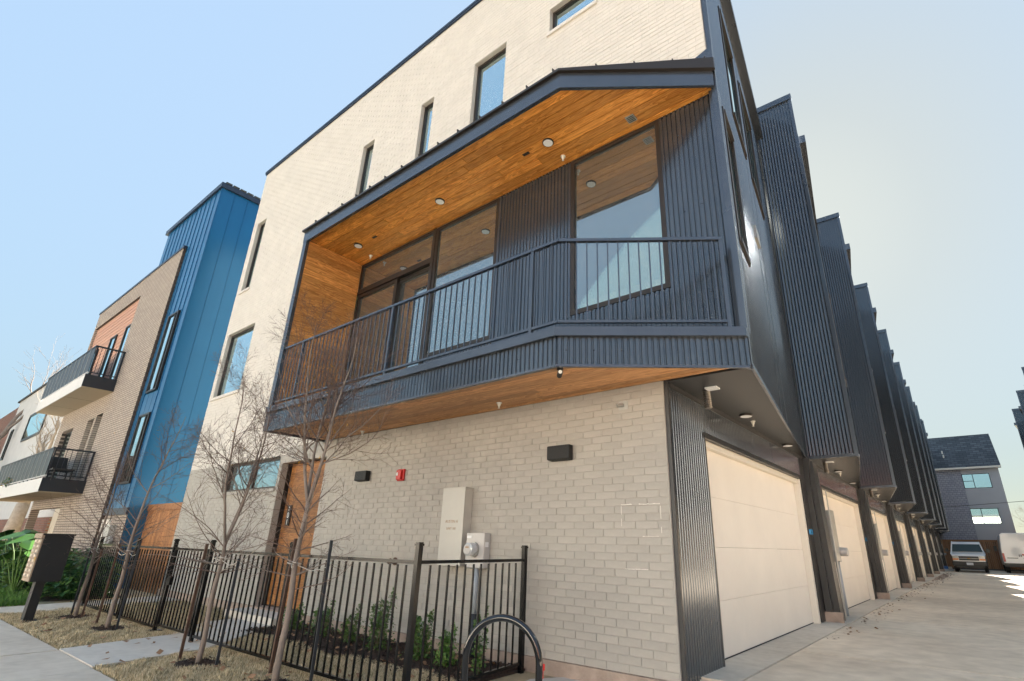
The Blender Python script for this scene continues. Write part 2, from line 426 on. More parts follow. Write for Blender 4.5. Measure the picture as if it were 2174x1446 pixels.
# front walk to the door
wk = MB().prism([(-9.05, 2.115), (-7.65, 2.115), (-7.9, 3.3), (-9.3, 3.3)], -.3, -.128).obj('walkway', 'concrete_pale'); struct(wk)
MB().prism([(-9.31, 3.306), (-7.91, 3.306), (-8.75, 4.25), (-9.3, 4.8), (-10.45, 4.75), (-10.3, 4.2)], -.3, -.130).obj('slab', 'concrete_pale', wk)
B(-10.95, 4.76, -.3, -9.15, 5.23, -.03).obj('door_step', 'concrete_pale', wk)
wk2 = MB().prism([(-14.6, 2.115), (-13.35, 2.115), (-14.2, 4.8), (-14.4, 9), (-15.5, 9), (-15.35, 4.8)], -.3, -.132).obj('walkway', 'concrete'); struct(wk2)
# driveway alley
dv = MB().prism([(-2.62, 5.6), (12, 5.6), (12, 5.1), (-2.2, 5.1)], -.3, lambda x, y: -.14 if y < 5.3 else -.02)
dv = dv.obj('driveway', 'drive'); struct(dv)
B(-2.5, 5.6, -.3, 12, 75, -.03).obj('concrete_base', 'joint', dv)
ys = [5.6, 7.9, 10.25, 12.6, 15.2, 18, 21, 24, 27.2, 30.5, 34, 39, 46, 54, 75]
for a, b in zip(ys[:-1], ys[1:]):
    for (xa, xb) in ((-2.02, 1.49), (1.51, 7.0)):
        B(xa, a+.012, -.2, xb, b-.012, -.006+random.uniform(-.003, .003)).obj('slab', 'drive', dv)
    B(-2.5, a+.008, -.2, -2.035, b-.008, 0).obj('apron', 'concrete', dv)
B(-2.2, 2.115, -.3, 12, 5.1, -.145).obj('slab', 'drive', dv)
pad = MB().prism([(-3.35, 2.115), (-2.2, 2.115), (-2.2, 5.2), (-3.75, 5.2), (-3.95, 4.9)], -.3, -.135).obj('corner_pad', 'concrete_pale'); struct(pad)

# ------------------------------------------------------------------ the end townhouse
YF = 5.23; XL = -15.66; XR = -2.42; XT = -1.45; ZS = 2.93; ZT = 12.12
PITCH = 6.31; XI = -2.36
H1 = thing('townhouse', 'end townhouse of cream and grey painted brick with a cedar-lined metal balcony', 'house', (-2.42, 5.23, 0))
wins = dict(W1=(-4.18, -3.2, 9.70, 10.32), W2=(-6.10, -5.24, 7.4, 10.30), W3=(-7.74, -7.33, 7.4, 10.22), W4=(-9.92, -9.47, 8.55, 10.22),
            W5=(-15.37, -14.82, 7.82, 10.15), W6=(-15.45, -13.85, 4.66, 6.50), W7=(-13.52, -10.98, 2.14, 2.78))
door_hole = (-10.86, -9.22, 0.0, 2.62)
holes = list(wins.values())+[door_hole]
balc = (-9.40, 5, 2.93, 6.98)       # the balcony covers this stretch of brick
low = MB(); slab_holes(low, XL, -10.9, 0, 2.76, YF+.005, YF+.13, holes)
slab_holes(low, -10.9, XR, 0, 2.925, YF+.005, YF+.13, holes)
lower_wall = low.obj('brick_wall', 'grey_mortar', H1, label='grey painted brick wall of the ground floor')
up = MB(); slab_holes(up, XL, -10.9, 2.76, ZT, YF+.005, YF+.13, holes); slab_holes(up, -10.9, -9.40, 2.925, ZT, YF+.005, YF+.13, holes)
slab_holes(up, -9.40, XT-.06, 6.98, ZT, YF+.005, YF+.13, holes)
upper_wall = up.obj('brick_wall', 'cream_mortar', H1, label='cream painted brick wall of the upper floors')
B(XL-.02, YF-.03, -.3, XR, YF+.2, -.002).obj('foundation', 'foundation', H1)
CO = .0793; BL = .2647; JT = .0075
cand = []
ncs = int(ZT/CO)
for c in range(ncs):
    za = c*CO+JT/2; zb = (c+1)*CO-JT/2; zm = (za+zb)/2
    off = [0, .5, .04, .56, -.03, .47][c % 6]*BL+random.uniform(-.008, .008)
    x = XL-BL+off
    while x < XT:
        xa = max(x+JT/2, XL); xb = x+BL-JT/2
        lim = XR if zm < 2.93 else XT-.06
        xb = min(xb, lim); x += BL
        segs = [(xa, xb)]
        hz = [h for h in holes if h[2] < zm < h[3]]
        if zm > 2.925 and zm < 7.0: hz = hz+[(-9.40, 5, 0, 0)]
        for h in hz:
            ns = []
            for a, b in segs:
                if h[1] <= a or h[0] >= b: ns.append((a, b)); continue
                if a < h[0]: ns.append((a, h[0]))
                if b > h[1]: ns.append((h[1], b))
            segs = ns
        for a, b in segs:
            if b-a > .02: cand.append((a, b, za, zb))
def dkey(c): return (c[0]+c[1])**2/4+YF**2+((c[2]+c[3])/2-1.17)**2 + (40 if c[0] > -5.75 and c[1] < -4.85 and c[3] < 1.9 else 0)
cand.sort(key=dkey)
bcache = {}
def brick_mesh(wd, h):
    k = (round(wd, 2), random.randint(0, 2))
    if k in bcache: return bcache[k]
    e = .003; b = MB()
    j = lambda: random.uniform(-.0012, .0012)
    w2 = k[0]/2; h2 = h/2
    b.add([(-w2, 0.012, -h2), (w2, .012, -h2), (w2, .012, h2), (-w2, .012, h2),
           (-w2+e+j(), j(), -h2+e+j()), (w2-e+j(), j(), -h2+e+j()), (w2-e+j(), j(), h2-e+j()), (-w2+e+j(), j(), h2-e+j())],
          [(4, 5, 6, 7), (0, 1, 5, 4), (1, 2, 6, 5), (2, 3, 7, 6), (3, 0, 4, 7)])
    bcache[k] = mesh_of(b, 'brick', 'grey_paint'); return bcache[k]
grp = {True: MB(), False: MB()}
for i, (a, b, za, zb) in enumerate(cand):
    zm = (za+zb)/2; grey = zm < 2.76 or (zm < 2.93 and a > -10.95)
    if i < 298 and grey:
        inst(brick_mesh(b-a, zb-za), 'brick', ((a+b)/2, YF+random.uniform(-.0015, .0015), zm), lower_wall, (random.uniform(-.012, .012), 0, random.uniform(-.006, .006)))
    else:
        y = YF+random.uniform(-.0018, .0018); e = .003
        j = lambda: random.uniform(-.0015, .0015)
        grp[grey].add([(a, YF+.012, za), (b, YF+.012, za), (b, YF+.012, zb), (a, YF+.012, zb),
                       (a+e, y+j(), za+e), (b-e, y+j(), za+e), (b-e, y+j(), zb-e), (a+e, y+j(), zb-e)],
                      [(4, 5, 6, 7), (0, 1, 5, 4), (1, 2, 6, 5), (2, 3, 7, 6), (3, 0, 4, 7)])
grp[True].obj('brick_courses', 'grey_paint', lower_wall, kind='stuff')
grp[False].obj('brick_courses', 'cream_paint', upper_wall, kind='stuff')
# roof coping, left metal corner, roof, body
cp = MB(); cp.box(XL-.05, YF-.035, ZT, XT+.02, YF+.25, ZT+.11); cp.box(XL-.05, YF-.045, ZT+.05, XT+.02, YF-.035, ZT+.11)
cp.obj('roof_coping', 'coping', H1)
B(XL-.012, YF+.01, 2.8, XL, YF+.6, ZT).obj('corner_trim', 'dark_metal', H1)
MB().prism([(XL, YF+.14), (XT-.05, YF+.14), (-1.5, 5.5), (-2.25, 11.6), (XL, 11.6)], 11.75, 11.95).obj('roof', 'shingle', H1)
ib = MB()
ib.box(XL, YF+.14, -.2, XL+.12, 11.6, 11.75)
ib.box(XL+.12, 9.6, -.2, -2.64, 9.75, 11.75)
ib.obj('interior_wall', 'interior', H1)
fl = MB()
def uplim(y): return -1.5-.91*(y-5.26)/6.34
for z0, z1 in ((2.96, 3.34), (6.76, 7.42), (10.9, 11.2)):
    fl.prism([(XL+.13, YF+.16), (XT-.12, YF+.22), (uplim(9.6)-.05, 9.59), (XL+.13, 9.59)], z0, z1)
fl.obj('floor_slab', 'interior', H1)
# a few ceiling lights seen through the glass
for (x, y) in ((-3.2, 6.9),):
    MB().disc((x, y, 6.745), .085, (0, 0, 1), .012, 20).obj('ceiling_light', 'lamp_lens', H1)
# ring chandelier in the right room
pts = [(-3.0+.3*cos(a), 7.6+.3*sin(a), 5.7) for a in [2*pi*i/24 for i in range(25)]]
MB().tube(pts, .035, 6, False).obj('ring_lamp', 'lamp_lens', H1, smooth=True)

def window(parent, x0, x1, z0, z1, yw, fm='bronze', gm='pane_blue', fw=.05, mullions=(), transoms=(), depth=.06, sill=None, name='window'):
    fr = MB()
    fr.box(x0, yw, z0, x0+fw, yw+depth, z1); fr.box(x1-fw, yw, z0, x1, yw+depth, z1)
    fr.box(x0+fw, yw, z0, x1-fw, yw+depth, z0+fw); fr.box(x0+fw, yw, z1-fw, x1-fw, yw+depth, z1)
    for mx_ in mullions: fr.box(mx_-fw/2, yw+.004, z0+fw, mx_+fw/2, yw+depth-.004, z1-fw)
    for tz in transoms: fr.box(x0+fw, yw+.006, tz-fw/2, x1-fw, yw+depth-.006, tz+fw/2)
    f = fr.obj(name, fm, parent)
    B(x0+fw, yw+depth*.55, z0+fw, x1-fw, yw+depth*.55+.006, z1-fw).obj('pane', gm, f)
    if sill: B(x0-.05, YF-.035, z0-.075, x1+.03, YF+.12, z0-.004).obj('sill', sill, f)
    return f
for k_, (a, b, za, zb) in wins.items():
    window(H1, a+.002, b-.002, za+.002, zb-.002, YF+.09, 'bronze' if k_ != 'W7' else 'bronze', 'pane_blue', .05,
           mullions=((a+b)/2,) if k_ == 'W7' else (), sill='cream_paint' if k_ not in ('W7',) else 'grey_paint')
# front door recess
rec = MB()
rec.box(door_hole[0]-.05, YF+.131, 0, door_hole[0], 5.55, 2.7); rec.box(door_hole[1], YF+.131, 0, door_hole[1]+.05, 5.55, 2.7)
rec.box(door_hole[0]-.05, YF+.131, 2.62, door_hole[1]+.05, 5.55, 2.70)
rec.obj('door_frame', 'bronze', H1)
dd = MB().box(door_hole[0], 5.45, 0, door_hole[1], 5.50, 2.62).obj('front_door', 'bronze', H1)
z = .02; i = 0
while z < 2.6:
    zt = min(z+.138, 2.615); B(door_hole[0]+.005+.05, 5.425, z, door_hole[1]-.005, 5.45, zt).obj('plank', 'cedar_door', dd); z += .142
plq = B(-10.64, 5.40, 1.42, -10.50, 5.424, 1.80).obj('number_plate', 'print_black', H1)
for i, ch in enumerate('101'):
    text(ch, .15, 'digit', 'print_white', plq, (-10.57, 5.397, 1.735-.125*i), (1, 0, 0), (0, 0, 1))

# ---- balcony
ZF = 6.74; YB = 4.1; PX, PY = -3.07, YB; LX = -9.40
TX, TY = XT, 5.26
def outline_x(y): return PX+(y-PY)*(TX-PX)/(TY-PY)
dgn = Vector((TX-PX, TY-PY)).normalized(); nrm = Vector((dgn[1], -dgn[0]))
bal = MB().prism([(LX+.1, YB+.03), (PX-.01, PY+.03), (TX-.04, TY+.02), (TX-.04, 5.355), (LX+.1, 5.355)], ZS+.03, 3.33).obj('balcony_floor', 'dark_metal', H1)
# cedar soffit below and ceiling above
def planks(parent, y0, y1, z, wdt, gap, mt, up_):
    y = y0; n_ = 0
    while y < y1-.01:
        ye = min(y+wdt-gap, y1)
        x_r0 = min(outline_x(y)-.03, TX-.05); x_r1 = min(outline_x(ye)-.03, TX-.05)
        cuts = [LX+.125]
        cx_ = LX+.125+random.uniform(.6, 3.6)
        while cx_ < min(x_r0, x_r1)-.5: cuts.append(cx_); cx_ += random.uniform(2.2, 3.9)
        for j, ca in enumerate(cuts):
            last = j == len(cuts)-1
            dz = random.uniform(-.005, .005)
            ra = x_r0 if last else cuts[j+1]-.002; rb = x_r1 if last else cuts[j+1]-.002
            poly = [(ca, y), (ra, y), (rb, ye), (ca, ye)]
            MB().prism(poly, z+dz, z+dz+.018).obj('plank', mt, parent)
        y += wdt
soff = MB().prism([(LX+.11, YB+.04), (PX-.01, PY+.04), (TX-.05, TY+.03), (TX-.05, 5.34), (LX+.11, 5.34)], ZF+.022, ZF+.05).obj('balcony_ceiling', 'bronze', H1)
planks(soff, YB+.045, 5.34, ZF, .14, .009, 'cedar_x', 1)
sof2 = MB().prism([(LX+.11, YB+.035), (PX-.01, PY+.035), (TX-.05, TY+.02), (TX-.05, 5.22), (LX+.11, 5.22)], ZS+.019, ZS+.028).obj('balcony_soffit', 'bronze', H1)
planks(sof2, YB+.04, 5.225, ZS, .145, .0025, 'cedar_floor', 0)
sdw = B(LX+.02, YB+.04, 3.33, LX+.1, 5.34, ZF+.02).obj('cedar_side_wall', 'bronze', H1)
z = 3.34
while z < ZF-.01:
    B(LX+.1, YB+.045, z, LX+.118+random.uniform(-.001, .001), 5.335, min(z+.134, ZF-.002)).obj('plank', 'cedar_side', sdw); z += .14
# trims
tr = MB(); tr.box(LX-.01, YB-.02, ZS-.02, LX+.115, YB+.04, ZF-.0); tr.box(LX-.012, YB+.04, ZS-.02, LX+.018, YF+.0, ZF+.2)
tr.obj('corner_trim', 'dark_metal', H1)
fa = MB()
fa.prism([(LX-.02, YB-.025), (PX-.002, YB-.025), (TX-.01, TY-.035), (TX-.03, TY+.0), (PX-.015, YB+.03), (LX-.02, YB+.03)], ZF-.03, ZF+.215)
fa.obj('fascia', 'dark_metal', H1)
ro = MB()
zr = lambda x, y: 6.965+.12*(y-YB)
zr2 = lambda x, y: 7.005+.12*(y-YB)
ro.prism([(LX-.06, YB-.07), (PX+.01, YB-.07), (TX+.03, TY-.07), (TX+.03, YF), (LX-.06, YF)], 6.957, zr2)
rof = ro.obj('balcony_roof', 'bronze', H1)
for sx in (-8.98, -8.53, -8.07, -7.62, -7.2, -6.76, -6.31, -5.86, -5.41, -4.96, -4.5, -4.05, -3.6, -3.15):
    MB().bar((sx, YB-.075, zr2(0, YB)+.02), (sx, YF-.005, zr2(0, YF)+.02), .014, .04).obj('standing_seam', 'bronze', rof)
for t in (.25, .5, .75, .96):
    px_, py_ = PX+(TX-PX)*t, PY+(TY-PY)*t-.07
    MB().bar((px_, py_, zr2(0, py_)+.02), (px_, YF-.005, zr2(0, YF)+.02), .014, .04).obj('standing_seam', 'bronze', rof)
MB().prism([(TX-.5, YF-.003), (TX+.02, YF-.003), (TX+.02, YF-.02), (TX-.5, YF-.02)], lambda x, y: 7.15, lambda x, y: 7.2+max(0, x-(TX-.5))*.35).obj('flashing', 'dark_metal', H1)
# ribbed skirt round the balcony floor
sk = MB(); ribbed(sk, (LX+.1, YB), (PX, YB), ZS-.005, 3.235, (0, -1), kind='box', pitch=.0625)
ribbed(sk, (PX, YB), (TX, TY-.02), ZS-.005, 3.235, tuple(nrm), kind='box', pitch=.0625)
skt = sk.obj('ribbed_skirt', 'rib_metal', H1)
scr = MB()
for i in range(22):
    x = LX+.3+i*.29
    if x < PX: scr.disc((x, YB-.016, 3.07+.012*(i % 3)), .0075, (0, -1, 0), .004, 6)
for i in range(7):
    q = Vector((PX, YB))+dgn*(.1+.29*i)+nrm*.015; scr.disc((q[0], q[1], 3.08), .0075, (nrm[0], nrm[1], 0), .004, 6)
scr.obj('screws', 'print_black', skt, kind='stuff')
cb_ = MB().prism([(LX+.02, YB-.06), (PX+.014, YB-.06), (TX+.02, TY-.09), (TX+.02, TY-.01), (PX, YB+.05), (LX+.02, YB+.05)], 3.232, 3.332)
cb_.obj('curb_cap', 'dark_metal', H1)
MB().prism([(LX+.1, YB-.02), (PX+.004, YB-.02), (TX, TY-.035), (TX, TY), (PX, YB+.03), (LX+.1, YB+.03)], ZS-.03, ZS-.006).obj('drip_edge', 'dark_metal', H1)
# back wall
YW = 5.36
bw = MB()
ribbed(bw, (LX+.1, YW), (TX-.09, YW), 3.33, ZF+.01, (0, -1), holes=[(0, 2.42, 0, 9), (2.42, 4.05, 4.12, 6.9), (5.52, 7.01, 4.12, 6.9)], kind='box', pitch=.066)
# (s=0 at x=-9.30)
bwo = bw.obj('ribbed_wall', 'rib_metal', H1)
boxes('wall_trim', 'dark_metal', H1, [(TX-.11, YW-.06, 3.33, TX, YW+.05, ZF-.0), (TX-.11, TY-.02, ZS-.0, TX+.0, YW-.0, 3.33), (-5.26, YW-.02, 4.1, -5.22, YW+.02, ZF-.002), (-3.82, YW-.02, 4.1, -3.78, YW+.02, ZF-.002)])
scb = MB()
for i in range(30):
    for zq in (3.9, 5.1, 6.3):
        xq = -9.2+i*.264+.04*(i % 2)
        if -5.2 < xq < -3.86 or -2.25 < xq < -1.6: scb.disc((xq, YW-.0142, zq+.02*(i % 3)), .008, (0, -1, 0), .004, 6)
scb.obj('screws', 'print_black', bwo, kind='stuff')
window(H1, -5.25-1.62, -5.262, 4.125, ZF-.005, YW-.02, 'bronze', 'pane', .065)
window(H1, -3.776, -2.29, 4.125, ZF-.005, YW-.02, 'bronze', 'pane', .065)
# door unit: transom over a sliding door
sdo = window(H1, LX+.12, -6.885, 6.08, ZF-.005, YW-.02, 'bronze', 'pane', .06, name='transom_window')
sd1 = window(H1, LX+.12, -7.95, 3.34, 6.02, YW+.0, 'bronze', 'pane', .075, name='sliding_door')
sd2 = window(H1, -8.03, -6.95, 3.34, 6.02, YW+.065, 'bronze', 'pane', .075, name='sliding_door')
B(LX+.12, YW-.03, 6.02, -6.885, YW+.06, 6.08).obj('door_head', 'bronze', H1)
B(-6.95, YW-.035, 3.34, -6.87, YW+.06, ZF-.006).obj('door_post', 'bronze', H1)
B(-6.87, YW-.01, 3.34, -5.25, YW+.04, 4.12).obj('sill_panel', 'bronze', H1)
# railing
RY = YB+.02
rl = MB(); rr0 = (LX+.12, RY); rp = (PX-.01, RY); re_ = (TX-.12, TY-.10)
rl.bar((rr0[0], RY, 4.43), (rp[0]+.012, RY, 4.43), .05, .035); rl.bar((rp[0], RY+.001, 4.43), (re_[0], re_[1], 4.43), .05, .035)
rl.bar((rr0[0], RY, 3.42), (rp[0]+.008, RY, 3.42), .035, .03); rl.bar((rp[0], RY+.001, 3.42), (re_[0], re_[1], 3.42), .035, .03)
railing = rl.obj('railing', 'dark_metal', H1)
balm = mesh_of(MB().box(-.0075, -.0075, -.5, .0075, .0075, .48), 'baluster', 'dark_metal')
postm = mesh_of(MB().box(-.02, -.02, -.6, .02, .02, .49), 'post', 'dark_metal')
posts_x = [-8.63, -6.10, -3.45]
x = LX+.2
while x < PX-.06:
    if min(abs(x-p) for p in posts_x) > .04: inst(balm, 'baluster', (x, RY, 3.93), railing)
    x += .1115
for p in posts_x: inst(postm, 'post', (p, RY, 3.93), railing)
d_ = Vector(re_)-Vector(rp); L_ = d_.length; d_.normalize(); ang = atan2(d_[1], d_[0])
s_ = .09
while s_ < L_-.05:
    q = Vector(rp)+d_*s_; inst(balm, 'baluster', (q[0], q[1], 3.93), railing, (0, 0, ang)); s_ += .1165
q = Vector(rp)+d_*(L_-.02); inst(postm, 'post', (q[0], q[1], 3.93), railing, (0, 0, ang))

def downlight(parent, x, y, z, r=.085):
    o = MB().tube([(x, y, z+.0), (x, y, z-.022)], [r, r*.97], 24).obj('downlight', 'bronze', parent)
    MB().disc((x, y, z-.0225), r*.84, (0, 0, -1), .004, 24).obj('lens', 'lamp_lens', o)
def sprinkler(parent, x, y, z):
    b = MB(); b.disc((x, y, z), .038, (0, 0, -1), .008, 14); b.tube([(x, y, z-.008), (x, y, z-.05)], [.028, .016], 10); b.tube([(x, y, z-.05), (x, y, z-.07)], .010, 8); b.disc((x, y, z-.078), .018, (0, 0, 1), .004, 10)
    b.obj('sprinkler', 'white_vinyl', parent, smooth=False)
for x, y in ((-3.8, 4.79), (-6.18, 4.8), (-8.63, 4.81)): downlight(H1, x, y, ZF)
for x, y in ((-3.8, 5.17), (-8.77, 5.2)): sprinkler(H1, x, y, ZF)
for x, y in ((-4.22, 4.79), (-8.1, 4.82)): B(x-.06, y-.025, ZF-.006, x+.06, y+.025, ZF-.0005).obj('slot_vent', 'print_black', H1)
vg = B(-2.66, 5.05, ZF-.012, -2.53, 5.18, ZF-.001).obj('vent_grille', 'galv', H1)
for i in range(4): B(-2.645, 5.07+i*.028, ZF-.016, -2.545, 5.078+i*.028, ZF-.012).obj('slat', 'print_black', vg)
for x, y in ((-4.64, 4.94), (-7.91, 5.06)): sprinkler(H1, x, y, ZS)
cm = MB().disc((-3.11, 4.22, ZS), .035, (0, 0, -1), .02, 14); cm.tube([(-3.11, 4.22, ZS-.02), (-3.11, 4.22, ZS-.05)], .012, 8)
cm.tube([(-3.14, 4.25, ZS-.075), (-3.07, 4.17, ZS-.065)], [.028, .03], 12)
cmo = cm.obj('security_camera', 'print_black', H1); MB().disc((-3.07, 4.17, ZS-.065), .02, (.07, -.08, .0), .006, 12).obj('lens', 'white_vinyl', cmo)

# ---- wall fittings of the ground floor
def sconce(x0, x1, z0, z1):
    b = MB(); d = .1; yy = YF-.004
    b.hexa([(x0+.01, yy, z0), (x1-.01, yy, z0), (x1-.01, yy, z1), (x0+.01, yy, z1), (x0, yy-d, z0+.012), (x1, yy-d, z0+.012), (x1, yy-d, z1-.004), (x0, yy-d, z1-.004)])
    o = b.obj('wall_light', 'mail_black', H1); bm = o.modifiers.new('b', 'BEVEL'); bm.width = .012; bm.segments = 2; return o
sconce(-3.97, -3.63, 2.135, 2.32); sconce(-8.06, -7.74, 2.10, 2.27)
al = MB().box(-6.99, YF-.035, 2.06, -6.83, YF-.003, 2.24).obj('fire_alarm', 'red_plastic', H1)
bm = al.modifiers.new('b', 'BEVEL'); bm.width = .01; bm.segments = 2
aw = B(-6.975, YF-.075, 2.075, -6.86, YF-.035, 2.225).obj('strobe_box', 'red_plastic', al); bm = aw.modifiers.new('b', 'BEVEL'); bm.width = .015; bm.segments = 2
MB().disc((-6.94, YF-.076, 2.16), .03, (-.2, -1, .0), .012, 12, .014).obj('strobe', 'print_white', al)
pl_ = B(-2.99, YF-.006, 2.665, -2.87, YF-.001, 2.765).obj('outlet_plate', 'galv', H1)
MB().tube([(-2.93, YF-.006, 2.72), (-2.97, YF-.08, 2.70)], .022, 12).obj('nozzle', 'galv', pl_)
# service panel, meter, conduit
eb = B(-5.72, YF-.15, .90, -5.31, YF-.003, 1.865).obj('service_panel', 'meter_grey', H1)
B(-5.735, YF-.158, .895, -5.30, YF-.151, 1.875).obj('panel_door', 'meter_grey', eb)
B(-5.73, YF-.165, 1.866, -5.295, YF-.0, 1.885).obj('drip_cap', 'meter_grey', eb)
text('AUSTIN H', .055, 'print_line', 'print_tan', eb, (-5.52, YF-.1595, 1.44), (1, 0, 0), (0, 0, 1))
text('UNIT 101', .045, 'print_line', 'print_tan', eb, (-5.52, YF-.1595, 1.35), (1, 0, 0), (0, 0, 1))
mb_ = B(-5.255, YF-.12, .88, -4.93, YF-.003, 1.30).obj('meter_box', 'meter_white', H1)
bm = mb_.modifiers.new('b', 'BEVEL'); bm.width = .006; bm.segments = 1
MB().disc((-5.10, YF-.121, 1.10), .092, (0, -1, 0), .03, 28).obj('socket_ring', 'galv', mb_)
mt_ = MB().tube([(-5.10, YF-.15, 1.10), (-5.10, YF-.235, 1.10), (-5.10, YF-.245, 1.10)], [.08, .078, .06], 28).obj('meter', 'clear_lens', mb_)
MB().disc((-5.10, YF-.2455, 1.10), .058, (0, -1, 0), .003, 24).obj('dial_face', 'meter_white', mt_)
B(-5.13, YF-.252, 1.115, -5.07, YF-.249, 1.135).obj('display', 'print_tan', mt_)
B(-5.24, YF-.1225, 1.235, -5.16, YF-.1205, 1.265).obj('sticker', 'print_white', mb_)
B(-4.929, YF-.10, 1.13, -4.927, YF-.04, 1.19).obj('sticker', 'print_white', mb_)
cn = MB(); cn.tube([(-5.08, YF-.075, .88), (-5.08, YF-.075, .35)], .032, 16); cno = cn.obj('conduit', 'conduit', H1, smooth=True)
MB().tube([(-5.08, YF-.075, .36), (-5.07, YF-.075, -.2)], .037, 16).obj('sleeve', 'stake_blue', cno, smooth=True)
fd = MB().disc((-6.83, YF-.004, .90), .055, (0, -1, 0), .012, 20); fd.tube([(-6.83, YF-.016, .90), (-6.83, YF-.08, .90)], .028, 12); fd.tube([(-6.86, YF-.06, .93), (-6.86, YF-.10, .87)], .026, 8)
fd.obj('hose_bib', 'stake_brown', H1)
MB().tube([(-6.12, YF-.0, .10), (-6.12, YF-.10, .14), (-6.12, YF-.13, .08)], .045, 12).obj('drain_elbow', 'pvc', H1, smooth=True)
# pale rectangle left by a removed poster (paint difference, proud skim of old adhesive)
ch = MB()
for a in ((-3.0, 1.598, -2.86, 1.606), (-2.78, 1.598, -2.53, 1.606), (-3.0, 1.50, -2.992, 1.59), (-3.0, 1.38, -2.994, 1.46), (-2.532, 1.31, -2.524, 1.37), (-2.532, 1.45, -2.524, 1.58), (-2.75, 1.275, -2.56, 1.280), (-2.97, .952, -2.70, .958)):
    x_ = a[0]
    while x_ < a[2]-.001:
        x2 = min(x_+random.uniform(.012, .035), a[2]); zj = random.uniform(-.0015, .0015)
        ch.box(x_, YF-.0028, a[1]+zj, x2-.0015, YF-.0019, a[3]+zj+random.uniform(-.002, .003)); x_ = x2
ch.obj('adhesive_marks', 'chalk', H1, kind='stuff')

